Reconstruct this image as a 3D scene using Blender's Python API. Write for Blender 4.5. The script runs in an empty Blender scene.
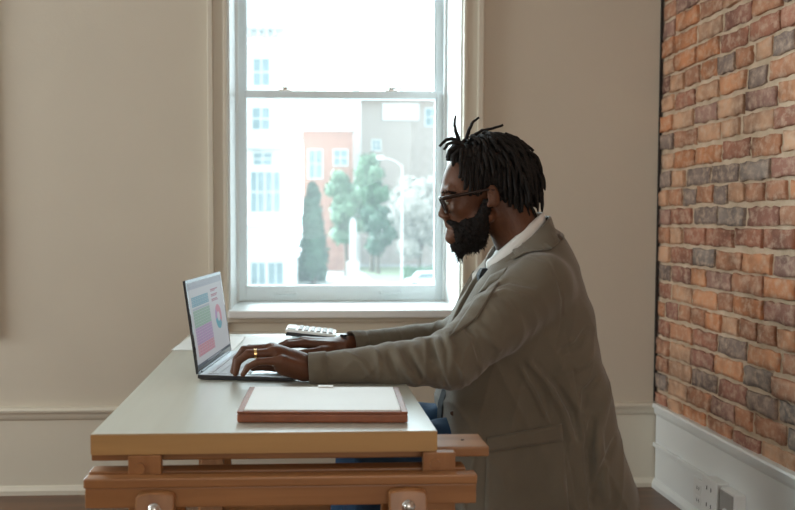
import bpy, bmesh, math, random
import numpy as np
from mathutils import Vector, Matrix, Euler
PI = math.pi
rnd = random.Random(7)
scene = bpy.context.scene
col = scene.collection

# ------------------------------------------------------------------ camera, world, lights, exposure
EYE = 1.12
FPX = 760.0
PX0, PY0 = 329.0, 255.0
cam_d = bpy.data.cameras.new('camera'); cam = bpy.data.objects.new('camera', cam_d); col.objects.link(cam)
cam.location = (0, 0, EYE)
PITCH = math.atan(34/FPX); YAW = math.atan(29/FPX)
cam.rotation_euler = (PI/2-PITCH, 0, -YAW)
cam_d.sensor_width = 36; cam_d.lens = FPX*36/795; cam_d.shift_x = (397.5-PX0)/795; cam_d.shift_y = 0
cam_d.clip_start = 0.05; cam_d.clip_end = 600
cam_d.dof.use_dof = True; cam_d.dof.focus_distance = 1.98; cam_d.dof.aperture_fstop = 3.4
scene.camera = cam
RM = Euler(cam.rotation_euler).to_matrix()

scene.view_settings.view_transform = 'Standard'; scene.view_settings.look = 'None'
scene.view_settings.gamma = 1; scene.view_settings.use_curve_mapping = False
scene.view_settings.exposure = 0.0
scene.cycles.use_denoising = True
scene.cycles.max_bounces = 10; scene.cycles.diffuse_bounces = 5; scene.cycles.transparent_max_bounces = 12
scene.cycles.caustics_refractive = False; scene.cycles.caustics_reflective = False
scene.cycles.sample_clamp_indirect = 8

# bright overcast sky with the veiled sun high on the far left side of the street (the room is backlit)
SKY, GLOW = 2.9, 42.0
w = bpy.data.worlds.new('sky'); scene.world = w; w.use_nodes = True
wn = w.node_tree; bg = wn.nodes['Background']; bg.inputs[0].default_value = (0.84, 0.945, 1.0, 1)
tcw = wn.nodes.new('ShaderNodeTexCoord'); vn = wn.nodes.new('ShaderNodeVectorMath'); vn.operation = 'NORMALIZE'
wn.links.new(tcw.outputs['Generated'], vn.inputs[0])
dp = wn.nodes.new('ShaderNodeVectorMath'); dp.operation = 'DOT_PRODUCT'
dp.inputs[1].default_value = tuple(Vector((-0.62, 0.55, 0.52)).normalized()); wn.links.new(vn.outputs[0], dp.inputs[0])
mx0 = wn.nodes.new('ShaderNodeMath'); mx0.operation = 'MAXIMUM'; mx0.inputs[1].default_value = 0; wn.links.new(dp.outputs['Value'], mx0.inputs[0])
pw0 = wn.nodes.new('ShaderNodeMath'); pw0.operation = 'POWER'; pw0.inputs[1].default_value = 5; wn.links.new(mx0.outputs[0], pw0.inputs[0])
ma0 = wn.nodes.new('ShaderNodeMath'); ma0.operation = 'MULTIPLY_ADD'; ma0.inputs[1].default_value = GLOW; ma0.inputs[2].default_value = SKY
wn.links.new(pw0.outputs[0], ma0.inputs[0]); wn.links.new(ma0.outputs[0], bg.inputs[1])

def area(name, loc, rot, sx, sy, power, colr, portal=False):
    d = bpy.data.lights.new(name, 'AREA'); d.shape = 'RECTANGLE'; d.size = sx; d.size_y = sy
    d.energy = power; d.color = colr
    o = bpy.data.objects.new(name, d); col.objects.link(o); o.location = loc; o.rotation_euler = rot
    if portal: d.cycles.is_portal = True
    return o
# daylight through the room's other windows (left wall and the wall behind the camera)
area('daylight_left_window', (-4.82, 1.75, 1.75), (0, -PI/2, 0), 1.7, 1.6, 136, (0.90, 0.98, 1.0))
area('daylight_rear_window', (0.45, -2.63, 1.75), (PI/2, 0, 0), 1.9, 1.7, 33, (1.0, 0.975, 0.93))
area('portal_window', (0.19, 3.66, 1.62), (-PI/2, 0, 0), 0.93, 1.75, 1, (1, 1, 1), True)
area('portal_window_left', (-1.815, 3.66, 1.62), (-PI/2, 0, 0), 0.93, 1.75, 1, (1, 1, 1), True)

# ------------------------------------------------------------------ helpers
def at(px, py, Y):
    """the point of the place at depth Y that the photograph shows at this pixel"""
    d = RM @ Vector(((px-PX0)/FPX, -(py-PY0)/FPX, -1))
    t = Y/d.y
    return Vector((d.x*t, Y, EYE+d.z*t))

def new_mat(name):
    m = bpy.data.materials.new(name); m.use_nodes = True
    return m, m.node_tree, m.node_tree.nodes['Principled BSDF']
def mat(name, c, rough=0.6, var=0.06, nscale=8, bump=0.0, bscale=60, metal=0, spec=0.5, coat=0, sheen=0, stretch=None, c2=None):
    m, nt, b = new_mat(name)
    tc = nt.nodes.new('ShaderNodeTexCoord'); mp = nt.nodes.new('ShaderNodeMapping')
    nt.links.new(tc.outputs['Object'], mp.inputs[0])
    if stretch: mp.inputs['Scale'].default_value = stretch
    n = nt.nodes.new('ShaderNodeTexNoise'); n.inputs['Scale'].default_value = nscale; n.inputs['Detail'].default_value = 5
    nt.links.new(mp.outputs[0], n.inputs['Vector'])
    r = nt.nodes.new('ShaderNodeValToRGB')
    r.color_ramp.elements[0].position = 0.3; r.color_ramp.elements[1].position = 0.7
    a = c; bb = c2 if c2 else c
    if c2 is None:
        r.color_ramp.elements[0].color = tuple(x*(1-var) for x in a)+(1,)
        r.color_ramp.elements[1].color = tuple(min(1, x*(1+var)) for x in a)+(1,)
    else:
        r.color_ramp.elements[0].color = tuple(a)+(1,); r.color_ramp.elements[1].color = tuple(bb)+(1,)
    nt.links.new(n.outputs[0], r.inputs[0]); nt.links.new(r.outputs[0], b.inputs['Base Color'])
    b.inputs['Roughness'].default_value = rough; b.inputs['Metallic'].default_value = metal
    b.inputs['Specular IOR Level'].default_value = spec
    b.inputs['Coat Weight'].default_value = coat; b.inputs['Coat Roughness'].default_value = 0.25
    b.inputs['Sheen Weight'].default_value = sheen; b.inputs['Sheen Roughness'].default_value = 0.5
    if bump:
        n2 = nt.nodes.new('ShaderNodeTexNoise'); n2.inputs['Scale'].default_value = bscale; n2.inputs['Detail'].default_value = 4
        nt.links.new(mp.outputs[0], n2.inputs['Vector'])
        bp = nt.nodes.new('ShaderNodeBump'); bp.inputs['Strength'].default_value = bump; bp.inputs['Distance'].default_value = 0.01
        nt.links.new(n2.outputs[0], bp.inputs['Height']); nt.links.new(bp.outputs[0], b.inputs['Normal'])
    return m

def wood(name, ca, cb, axis='X', rough=0.42, scale=1.0, coat=0.2):
    m, nt, b = new_mat(name)
    tc = nt.nodes.new('ShaderNodeTexCoord'); mp = nt.nodes.new('ShaderNodeMapping')
    s = [26*scale]*3; s['XYZ'.index(axis)] = 1.6*scale; mp.inputs['Scale'].default_value = s
    nt.links.new(tc.outputs['Object'], mp.inputs[0])
    n = nt.nodes.new('ShaderNodeTexNoise'); n.inputs['Scale'].default_value = 1.6; n.inputs['Detail'].default_value = 6; n.inputs['Distortion'].default_value = 0.6
    nt.links.new(mp.outputs[0], n.inputs['Vector'])
    r = nt.nodes.new('ShaderNodeValToRGB'); r.color_ramp.elements[0].position = 0.32; r.color_ramp.elements[1].position = 0.66
    r.color_ramp.elements[0].color = (*ca, 1); r.color_ramp.elements[1].color = (*cb, 1)
    nt.links.new(n.outputs[0], r.inputs[0]); nt.links.new(r.outputs[0], b.inputs['Base Color'])
    b.inputs['Roughness'].default_value = rough; b.inputs['Coat Weight'].default_value = coat; b.inputs['Coat Roughness'].default_value = 0.3
    bp = nt.nodes.new('ShaderNodeBump'); bp.inputs['Strength'].default_value = 0.12; bp.inputs['Distance'].default_value = 0.002
    nt.links.new(n.outputs[0], bp.inputs['Height']); nt.links.new(bp.outputs[0], b.inputs['Normal'])
    return m

def link(o, parent=None):
    col.objects.link(o)
    if parent is not None: o.parent = parent
    return o
def obj(name, bm, m, parent=None, smooth=False, bevel=0, label=None):
    """link bm as one mesh; with a parent the geometry is given in world space"""
    me = bpy.data.meshes.new(name); bm.to_mesh(me); bm.free()
    for x in (m if isinstance(m, (list, tuple)) else [m]): me.materials.append(x)
    if smooth:
        for p in me.polygons: p.use_smooth = True
    o = link(bpy.data.objects.new(name, me), parent)
    if parent is not None:
        bpy.context.view_layer.update()
        me.transform(parent.matrix_world.inverted())
    if bevel:
        md = o.modifiers.new('bevel', 'BEVEL'); md.width = bevel; md.segments = 2; md.limit_method = 'ANGLE'; md.angle_limit = 0.6
    if label: o['label'] = label
    return o
def thing(name, label, cat, loc=(0, 0, 0), group=None, rotz=0):
    o = bpy.data.objects.new(name, None); col.objects.link(o); o.location = loc; o.rotation_euler = (0, 0, rotz)
    o.empty_display_size = 0.1
    o['label'] = label; o['category'] = cat
    if group: o['group'] = group
    bpy.context.view_layer.update()
    return o
def tag(o, label, cat, group=None):
    o['label'] = label; o['category'] = cat
    if group: o['group'] = group
    return o
def struct(name, bm, m, bevel=0, parent=None):
    o = obj(name, bm, m, parent, bevel=bevel)
    if parent is None: o['kind'] = 'structure'
    return o
def box(bm, x0, x1, y0, y1, z0, z1, mi=0, M=None):
    vs = [bm.verts.new(p) for p in ((x0,y0,z0),(x1,y0,z0),(x1,y1,z0),(x0,y1,z0),(x0,y0,z1),(x1,y0,z1),(x1,y1,z1),(x0,y1,z1))]
    if M is not None:
        for v in vs: v.co = M @ v.co
    for f in ((3,2,1,0),(4,5,6,7),(0,1,5,4),(1,2,6,5),(2,3,7,6),(3,0,4,7)):
        bm.faces.new([vs[i] for i in f]).material_index = mi
    return vs
def BX(*a, **k):
    bm = bmesh.new(); box(bm, *a, **k); return bm
def tube(bm, pts, radii, sides=8, cap=True, mi=0):
    pts = [Vector(p) for p in pts]
    if not isinstance(radii, (list, tuple)): radii = [radii]*len(pts)
    rings = []; up = None
    for i, p in enumerate(pts):
        t = (pts[min(i+1, len(pts)-1)]-pts[max(i-1, 0)])
        if t.length < 1e-9: t = Vector((0, 0, 1))
        t.normalize()
        if up is None:
            up = Vector((0, 0, 1)) if abs(t.z) < 0.9 else Vector((1, 0, 0))
        u = up - t*up.dot(t)
        if u.length < 1e-6: u = t.orthogonal()
        u.normalize(); v = t.cross(u); up = u
        rings.append([bm.verts.new(p+(u*math.cos(2*PI*k/sides)+v*math.sin(2*PI*k/sides))*radii[i]) for k in range(sides)])
    for a, b in zip(rings, rings[1:]):
        for k in range(sides):
            bm.faces.new((a[k], a[(k+1)%sides], b[(k+1)%sides], b[k])).material_index = mi
    if cap:
        bm.faces.new(rings[0][::-1]).material_index = mi; bm.faces.new(rings[-1]).material_index = mi
def TB(*a, **k):
    bm = bmesh.new(); tube(bm, *a, **k); return bm
def prism(bm, poly, axis, a, b, mi=0, M=None):
    """extrude a 2-D polygon along an axis between a and b"""
    def P(q, t):
        v = {'X': (t, q[0], q[1]), 'Y': (q[0], t, q[1]), 'Z': (q[0], q[1], t)}[axis]
        v = Vector(v); return M @ v if M is not None else v
    A = [bm.verts.new(P(q, a)) for q in poly]; B = [bm.verts.new(P(q, b)) for q in poly]
    n = len(poly)
    bm.faces.new(A).material_index = mi; bm.faces.new(B[::-1]).material_index = mi
    for i in range(n): bm.faces.new((A[i], B[i], B[(i+1)%n], A[(i+1)%n])).material_index = mi
    bmesh.ops.recalc_face_normals(bm, faces=bm.faces)

# ------------------------------------------------------------------ signed-distance modelling
class Field:
    def __init__(s, lo, hi, h):
        s.lo = np.array(lo, dtype=np.float32); s.h = h
        s.n = np.ceil((np.array(hi)-np.array(lo))/h).astype(int)+1
        s.a = np.full(tuple(s.n), 0.05, dtype=np.float32)
    def region(s, lo, hi, pad):
        i0 = np.maximum(np.floor((np.array(lo)-pad-s.lo)/s.h).astype(int), 0)
        i1 = np.minimum(np.ceil((np.array(hi)+pad-s.lo)/s.h).astype(int)+1, s.n)
        if (i1 <= i0).any(): return None
        sl = tuple(slice(a, b) for a, b in zip(i0, i1))
        ax = [(s.lo[k]+s.h*np.arange(i0[k], i1[k])).astype(np.float32) for k in range(3)]
        return sl, ax[0][:, None, None], ax[1][None, :, None], ax[2][None, None, :]
    def put(s, f, lo, hi, k=0.01, op='u'):
        r = s.region(lo, hi, 0.045)
        if r is None: return
        sl, X, Y, Z = r
        d = f(X, Y, Z).astype(np.float32); a = s.a[sl]
        if op == 'u':
            if k > 0:
                hh = np.clip(0.5+0.5*(a-d)/k, 0, 1); s.a[sl] = a*(1-hh)+d*hh-k*hh*(1-hh)
            else: s.a[sl] = np.minimum(a, d)
        else:
            d = -d
            if k > 0:
                hh = np.clip(0.5-0.5*(a-d)/k, 0, 1); s.a[sl] = a*(1-hh)+d*hh+k*hh*(1-hh)
            else: s.a[sl] = np.maximum(a, d)
    def ell(s, c, r, k=0.01, op='u', ry=0, disp=None):
        c = Vector(c); r = Vector(r); cs, sn = math.cos(ry), math.sin(ry)
        R = max(r.x, r.z) if ry else 0
        ex = (R or r.x, r.y, R or r.z)
        def f(X, Y, Z):
            x, y, z = X-c.x, Y-c.y, Z-c.z
            if ry: x, z = x*cs+z*sn, -x*sn+z*cs
            k0 = np.sqrt((x/r.x)**2+(y/r.y)**2+(z/r.z)**2)
            k1 = np.sqrt((x/r.x**2)**2+(y/r.y**2)**2+(z/r.z**2)**2)
            d = k0*(k0-1)/np.maximum(k1, 1e-6)
            if disp is not None: d = d-disp(X, Y, Z)
            return d
        s.put(f, [c[i]-ex[i] for i in range(3)], [c[i]+ex[i] for i in range(3)], k, op)
    def cap(s, a, b, ra, rb, k=0.01, op='u', disp=None, flat=1.0):
        a = Vector(a); b = Vector(b); ba = b-a; L2 = max(ba.length_squared, 1e-10)
        def f(X, Y, Z):
            t = ((X-a.x)*ba.x+(Y-a.y)*ba.y+(Z-a.z)*ba.z)/L2
            tc = np.clip(t, 0, 1)
            dz = (Z-a.z-tc*ba.z)/flat
            d = np.sqrt((X-a.x-tc*ba.x)**2+(Y-a.y-tc*ba.y)**2+dz**2)-(ra+(rb-ra)*tc)
            if disp is not None: d = d-disp(X, Y, Z, tc)
            return d
        m = max(ra, rb)
        s.put(f, [min(a[i], b[i])-m for i in range(3)], [max(a[i], b[i])+m for i in range(3)], k, op)
    def chain(s, pts, rad, k=0.006, op='u', **kw):
        for i in range(len(pts)-1): s.cap(pts[i], pts[i+1], rad[i], rad[i+1], k, op, **kw)
    def loft(s, lv, k=0.01, p0=2.3, disp=None, pl=None):
        """levels (z, xmin, xmax, yc, half width), ascending z"""
        lv = sorted(lv); z = np.array([l[0] for l in lv])
        cx = np.array([(l[1]+l[2])/2 for l in lv]); ax = np.array([(l[2]-l[1])/2 for l in lv])
        cy = np.array([l[3] for l in lv]); ay = np.array([l[4] for l in lv])
        def f(X, Y, Z):
            I = lambda v: np.interp(Z, z, v).astype(np.float32)
            a, b = I(ax), I(ay); p = np.interp(Z, [0.66, 0.92], [pl or p0, p0]).astype(np.float32)
            q = (np.abs((X-I(cx))/a)**p+np.abs((Y-I(cy))/b)**p)**(1/p)
            d = (q-1)*np.minimum(a, b)*0.9
            if disp is not None: d = d-disp(X, Y, Z)
            return np.maximum(d, np.maximum(z[0]-Z, Z-z[-1]))
        s.put(f, [(cx-ax).min(), (cy-ay).min(), z[0]], [(cx+ax).max(), (cy+ay).max(), z[-1]], k)
    def sample(s, p):
        q = (np.array(p, dtype=np.float64)-s.lo)/s.h
        i = np.floor(q).astype(int)
        if (i < 0).any() or (i >= s.n-1).any(): return 0.05
        f = q-i; c = s.a[i[0]:i[0]+2, i[1]:i[1]+2, i[2]:i[2]+2].astype(float)
        c = c[0]*(1-f[0])+c[1]*f[0]; c = c[0]*(1-f[1])+c[1]*f[1]; return c[0]*(1-f[2])+c[1]*f[2]
    def hit(s, px, py, y0=1.6, y1=2.5):
        """first surface point seen through this direction"""
        Y = y0
        while Y < y1:
            v = s.sample(at(px, py, Y))
            if v < 0.0007: return at(px, py, Y)
            Y += max(v*0.6, 0.001)
        return None
    def mesh(s):
        a = s.a; n = a.shape
        ins = a < 0
        c = ins[:-1,:-1,:-1].astype(np.int8)
        tot = np.zeros(tuple(x-1 for x in n), np.int8)
        for dx in (0, 1):
            for dy in (0, 1):
                for dz in (0, 1):
                    tot += ins[dx:n[0]-1+dx, dy:n[1]-1+dy, dz:n[2]-1+dz]
        act = np.argwhere((tot > 0) & (tot < 8))
        idx = np.full(tot.shape, -1, np.int32); idx[act[:,0], act[:,1], act[:,2]] = np.arange(len(act))
        corner = {}
        for dx in (0, 1):
            for dy in (0, 1):
                for dz in (0, 1):
                    corner[dx,dy,dz] = a[act[:,0]+dx, act[:,1]+dy, act[:,2]+dz].astype(np.float64)
        acc = np.zeros((len(act), 3)); cnt = np.zeros(len(act))
        for k0 in corner:
            for ax in range(3):
                if k0[ax]: continue
                k1 = list(k0); k1[ax] = 1; k1 = tuple(k1)
                v0, v1 = corner[k0], corner[k1]
                m = (v0 < 0) != (v1 < 0)
                t = np.where(m, v0/np.where(m, v0-v1, 1), 0)
                p = np.array(k0, float)[None, :].repeat(len(act), 0); p[:, ax] = t
                acc += p*m[:, None]; cnt += m
        V = (act+acc/cnt[:, None])*s.h+s.lo
        Q = []
        for ax in range(3):
            b, c2 = (ax+1) % 3, (ax+2) % 3
            s0 = [slice(None)]*3; s1 = [slice(None)]*3
            s0[ax] = slice(0, n[ax]-1); s1[ax] = slice(1, n[ax])
            for o in (b, c2): s0[o] = slice(1, n[o]-1); s1[o] = slice(1, n[o]-1)
            A = ins[tuple(s0)]; B = ins[tuple(s1)]
            e = np.argwhere(A != B)
            fl = A[e[:,0], e[:,1], e[:,2]]
            e[:, b] += 1; e[:, c2] += 1
            def g(ob, oc):
                q = e.copy(); q[:, b] += ob; q[:, c2] += oc; return idx[q[:,0], q[:,1], q[:,2]]
            q = np.stack([g(-1,-1), g(0,-1), g(0,0), g(-1,0)], 1)
            q[~fl] = q[~fl][:, ::-1]
            Q.append(q)
        return V, np.concatenate(Q)
def field_obj(name, F, m, parent, smooth_iter=0):
    V, Q = F.mesh()
    if smooth_iter:
        e = np.concatenate([Q[:, [0,1]], Q[:, [1,2]], Q[:, [2,3]], Q[:, [3,0]]])
        for _ in range(smooth_iter):
            acc = np.zeros_like(V); cnt = np.zeros(len(V))
            np.add.at(acc, e[:,0], V[e[:,1]]); np.add.at(cnt, e[:,0], 1)
            V = V*0.5+0.5*acc/np.maximum(cnt, 1)[:, None]
    if parent is not None:
        V = V-np.array(parent.matrix_world.translation)[None, :]
    me = bpy.data.meshes.new(name)
    me.vertices.add(len(V)); me.vertices.foreach_set('co', V.astype(np.float32).ravel())
    me.loops.add(Q.size); me.loops.foreach_set('vertex_index', Q.astype(np.int32).ravel())
    me.polygons.add(len(Q)); me.polygons.foreach_set('loop_start', np.arange(0, Q.size, 4, dtype=np.int32))
    me.polygons.foreach_set('use_smooth', np.ones(len(Q), bool))
    me.update(calc_edges=True); me.validate()
    me.materials.append(m)
    return link(bpy.data.objects.new(name, me), parent)

# ------------------------------------------------------------------ materials
M_wall = mat('painted_plaster', (0.60, 0.54, 0.445), 0.85, 0.02, 2.5, 0.05, 90)
M_trim = mat('painted_trim', (0.64, 0.59, 0.49), 0.5, 0.015, 3)
M_white = mat('white_paint', (0.78, 0.80, 0.79), 0.4, 0.015, 3)
M_sash = mat('window_sash_bloom', (0.84, 0.91, 0.93), 0.4, 0.02, 3)  # pale bluish tone: bloom around the bright window is put into the colour
M_ceil = mat('ceiling_paint', (0.75, 0.73, 0.70), 0.9, 0.02, 2)
M_top = wood('birch_top', (0.49, 0.49, 0.42), (0.55, 0.55, 0.48), 'Y', 0.3, 0.5, 0.8)
M_edge = wood('birch_edge', (0.40, 0.225, 0.082), (0.49, 0.285, 0.108), 'X', 0.5, 0.6, 0.1)
M_wood = wood('beech', (0.26, 0.11, 0.038), (0.38, 0.175, 0.065), 'X', 0.42, 0.7, 0.2)
M_woodz = wood('beech_upright', (0.26, 0.11, 0.038), (0.38, 0.175, 0.065), 'Z', 0.42, 0.7, 0.2)
M_floor = wood('dark_floorboards', (0.075, 0.030, 0.012), (0.17, 0.075, 0.032), 'X', 0.35, 0.35, 0.3)
M_dark = mat('dark_gap', (0.03, 0.022, 0.018), 0.9)
M_steel = mat('steel', (0.6, 0.58, 0.55), 0.25, 0.03, 20, metal=1)
M_black = mat('black_plastic', (0.02, 0.02, 0.022), 0.35, 0.05, 20)
M_charcoal = mat('charcoal_metal', (0.05, 0.05, 0.055), 0.35, 0.05, 20, metal=0.6)
M_silver = mat('silver_deck', (0.55, 0.57, 0.60), 0.35, 0.02, 20, metal=0.7)
M_key = mat('key_plastic', (0.60, 0.62, 0.65), 0.5, 0.02, 20)
M_paper = mat('paper', (0.80, 0.80, 0.78), 0.6, 0.02, 10)
M_paperg = mat('pale_green_cover', (0.60, 0.66, 0.62), 0.5, 0.02, 10)
M_leather = mat('brown_leather', (0.25, 0.078, 0.032), 0.45, 0.15, 30, 0.15, 200, coat=0.05)
M_plastic = mat('white_plastic', (0.78, 0.78, 0.76), 0.35, 0.01, 5)
M_greyp = mat('grey_plastic', (0.36, 0.35, 0.33), 0.45, 0.02, 5)
M_skin = mat('brown_skin', (0.088, 0.032, 0.014), 0.48, c2=(0.130, 0.050, 0.024), nscale=22, bump=0.12, bscale=160, spec=0.35)
M_hair = mat('black_hair', (0.008, 0.0065, 0.006), 0.75, 0.3, 90, 0.35, 260, c2=(0.02, 0.016, 0.014), spec=0.2)
M_beard = mat('beard_hair', (0.007, 0.0055, 0.005), 0.8, c2=(0.016, 0.012, 0.010), nscale=120, spec=0.15)
M_jacket = mat('olive_cotton', (0.130, 0.109, 0.078), 0.85, c2=(0.152, 0.127, 0.092), nscale=7, bump=0.25, bscale=420, sheen=0.25, spec=0.25)
M_jacket_seam = mat('olive_cotton_seam', (0.125, 0.110, 0.085), 0.9, 0.05, 9, sheen=0.2, spec=0.2)
M_shirt = mat('white_shirt', (0.72, 0.71, 0.68), 0.75, 0.02, 30, 0.1, 300)
M_tie = mat('dark_knit_tie', (0.018, 0.022, 0.026), 0.85, 0.15, 200, 0.4, 300)
M_jeans = mat('blue_denim', (0.015, 0.035, 0.075), 0.85, c2=(0.03, 0.07, 0.13), nscale=12, bump=0.2, bscale=300, spec=0.2)
M_shoe = mat('brown_shoe', (0.06, 0.03, 0.018), 0.4, 0.1, 20)
M_glasses = mat('tortoiseshell', (0.012, 0.006, 0.004), 0.3, c2=(0.03, 0.011, 0.006), nscale=60, coat=0.0, spec=0.25)
M_gold = mat('gold', (0.75, 0.50, 0.22), 0.25, 0.03, 20, metal=1)
M_eye = mat('eye_white', (0.5, 0.47, 0.42), 0.2, 0.05, 10)
M_lip = mat('lip_skin', (0.17, 0.07, 0.055), 0.4, 0.1, 60)

def glass_mat(name, veil):
    m = bpy.data.materials.new(name); m.use_nodes = True; nt = m.node_tree
    for n in list(nt.nodes): nt.nodes.remove(n)
    o = nt.nodes.new('ShaderNodeOutputMaterial'); tr = nt.nodes.new('ShaderNodeBsdfTransparent'); tr.inputs[0].default_value = (0.93, 0.975, 0.975, 1)
    tl = nt.nodes.new('ShaderNodeBsdfTranslucent'); tl.inputs[0].default_value = (0.80, 0.90, 0.92, 1)
    gl = nt.nodes.new('ShaderNodeBsdfGlossy'); gl.inputs['Roughness'].default_value = 0.03
    fr = nt.nodes.new('ShaderNodeFresnel'); fr.inputs[0].default_value = 1.25 if veil else 1.04
    nz = nt.nodes.new('ShaderNodeTexNoise'); nz.inputs['Scale'].default_value = 3
    mr = nt.nodes.new('ShaderNodeMapRange'); mr.inputs['To Min'].default_value = veil*0.85; mr.inputs['To Max'].default_value = veil*1.15
    a = nt.nodes.new('ShaderNodeMixShader'); b = nt.nodes.new('ShaderNodeMixShader')
    nt.links.new(nz.outputs[0], mr.inputs[0]); nt.links.new(mr.outputs[0], a.inputs[0])
    nt.links.new(tr.outputs[0], a.inputs[1]); nt.links.new(tl.outputs[0], a.inputs[2])
    nt.links.new(fr.outputs[0], b.inputs[0]); nt.links.new(a.outputs[0], b.inputs[1]); nt.links.new(gl.outputs[0], b.inputs[2])
    nt.links.new(b.outputs[0], o.inputs[0])
    return m
M_glass = glass_mat('veiled_window_glass', 0.03)  # translucent veil added to paint a bright haze over the view outside
M_lens = glass_mat('spectacle_lens', 0.0)

def screen_mat(name, c, s=1.0):
    m, nt, b = new_mat(name)
    b.inputs['Base Color'].default_value = (0.02, 0.02, 0.02, 1); b.inputs['Roughness'].default_value = 0.45; b.inputs['Specular IOR Level'].default_value = 0.15
    b.inputs['Emission Color'].default_value = (*c, 1); b.inputs['Emission Strength'].default_value = s*0.7
    return m

# ------------------------------------------------------------------ the room
XR, YB, XL, YF, ZC = 1.499, 3.13, -4.8, -2.6, 3.3
WT = 0.45
# window opening (front plane of the back wall)
WX0, WX1, WZ0, WZ1 = -0.293, 0.668, 0.755, 2.50
DX = -2.005
def wall_with_holes(name, x0, x1, z0, z1, holes, place):
    bm = bmesh.new()
    xs = sorted({x0, x1}|{h[0] for h in holes}|{h[1] for h in holes}); zs = sorted({z0, z1}|{h[2] for h in holes}|{h[3] for h in holes})
    for i in range(len(xs)-1):
        for j in range(len(zs)-1):
            cx, cz = (xs[i]+xs[i+1])/2, (zs[j]+zs[j+1])/2
            if any(h[0] < cx < h[1] and h[2] < cz < h[3] for h in holes): continue
            place(bm, xs[i], xs[i+1], zs[j], zs[j+1])
    bmesh.ops.remove_doubles(bm, verts=bm.verts, dist=1e-5)
    return struct(name, bm, M_wall)
wall_with_holes('wall_back', XL-0.2, XR+0.2, 0, ZC, [(WX0, WX1, WZ0, WZ1), (WX0+DX, WX1+DX, WZ0, WZ1)],
                lambda bm, a, b, c, d: box(bm, a, b, YB, YB+WT, c, d))
wall_with_holes('wall_left', YF, YB, 0, ZC, [(0.9, 2.6, 0.9, 2.6)],
                lambda bm, a, b, c, d: box(bm, XL-0.2, XL, a, b, c, d))
wall_with_holes('wall_front', XL-0.2, XR+0.2, 0, ZC, [(-0.5, 1.4, 0.9, 2.6)],
                lambda bm, a, b, c, d: box(bm, a, b, YF-0.2, YF, c, d))
struct('floor', BX(XL, XR+0.2, YF, YB, -0.2, 0), M_floor)
struct('ceiling', BX(XL-0.2, XR+0.2, YF-0.2, YB+WT, ZC, ZC+0.2), M_ceil)

struct('window_3', BX(XL-0.12, XL-0.08, 0.9, 2.6, 0.9, 2.6), M_paper)  # unseen opaque panel added behind the left lamp, keeps sky light out
struct('window_4', BX(-0.5, 1.4, YF-0.12, YF-0.08, 0.9, 2.6), M_paper)  # same added blank panel, closing the opening behind the rear lamp
# brick wall
def brick_material():
    m, nt, b = new_mat('old_brick')
    g = nt.nodes.new('ShaderNodeNewGeometry'); tc = nt.nodes.new('ShaderNodeTexCoord')
    r = nt.nodes.new('ShaderNodeValToRGB'); r.color_ramp.interpolation = 'CONSTANT'
    cols = [(0.42, 0.185, 0.09), (0.46, 0.225, 0.12), (0.24, 0.115, 0.085), (0.43, 0.25, 0.155), (0.19, 0.145, 0.125),
            (0.33, 0.165, 0.10), (0.26, 0.15, 0.12), (0.46, 0.28, 0.18), (0.21, 0.175, 0.155), (0.36, 0.175, 0.10), (0.29, 0.13, 0.085)]
    el = r.color_ramp.elements
    el[0].position = 0; el[0].color = (*cols[0], 1)
    for i, c in enumerate(cols[1:], 1):
        if i == 1: el[1].position = 1/len(cols); el[1].color = (*c, 1)
        else:
            e = el.new(i/len(cols)); e.color = (*c, 1)
    nt.links.new(g.outputs['Random Per Island'], r.inputs[0])
    n = nt.nodes.new('ShaderNodeTexNoise'); n.inputs['Scale'].default_value = 34; n.inputs['Detail'].default_value = 8; n.inputs['Roughness'].default_value = 0.65
    nt.links.new(tc.outputs['Object'], n.inputs['Vector'])
    n2 = nt.nodes.new('ShaderNodeTexNoise'); n2.inputs['Scale'].default_value = 9; n2.inputs['Detail'].default_value = 6
    nt.links.new(tc.outputs['Object'], n2.inputs['Vector'])
    # darker burnt patches
    mx = nt.nodes.new('ShaderNodeMix'); mx.data_type = 'RGBA'; mx.blend_type = 'MULTIPLY'
    r2 = nt.nodes.new('ShaderNodeValToRGB'); r2.color_ramp.elements[0].position = 0.32; r2.color_ramp.elements[0].color = (0.72, 0.66, 0.64, 1)
    r2.color_ramp.elements[1].position = 0.58; r2.color_ramp.elements[1].color = (1.5, 1.42, 1.36, 1)
    nt.links.new(n2.outputs[0], r2.inputs[0]); mx.inputs[0].default_value = 0.9
    nt.links.new(r.outputs[0], mx.inputs['A']); nt.links.new(r2.outputs[0], mx.inputs['B'])
    # smeared mortar
    r3 = nt.nodes.new('ShaderNodeValToRGB'); r3.color_ramp.elements[0].position = 0.46; r3.color_ramp.elements[1].position = 0.66
    nt.links.new(n.outputs[0], r3.inputs[0])
    mul = nt.nodes.new('ShaderNodeMath'); mul.operation = 'MULTIPLY'; mul.inputs[1].default_value = 0.6
    nt.links.new(r3.outputs[0], mul.inputs[0])
    mx2 = nt.nodes.new('ShaderNodeMix'); mx2.data_type = 'RGBA'
    mx2.inputs['B'].default_value = (0.66, 0.48, 0.35, 1)
    nt.links.new(mul.outputs[0], mx2.inputs[0]); nt.links.new(mx.outputs['Result'], mx2.inputs['A'])
    nt.links.new(mx2.outputs['Result'], b.inputs['Base Color'])
    b.inputs['Roughness'].default_value = 0.82
    bp = nt.nodes.new('ShaderNodeBump'); bp.inputs['Strength'].default_value = 0.6; bp.inputs['Distance'].default_value = 0.008
    nt.links.new(n.outputs[0], bp.inputs['Height']); nt.links.new(bp.outputs[0], b.inputs['Normal'])
    return m
M_brick = brick_material()
M_mortar = mat('lime_mortar', (0.50, 0.37, 0.25), 0.95, c2=(0.68, 0.53, 0.39), nscale=18, bump=0.8, bscale=60)
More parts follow.
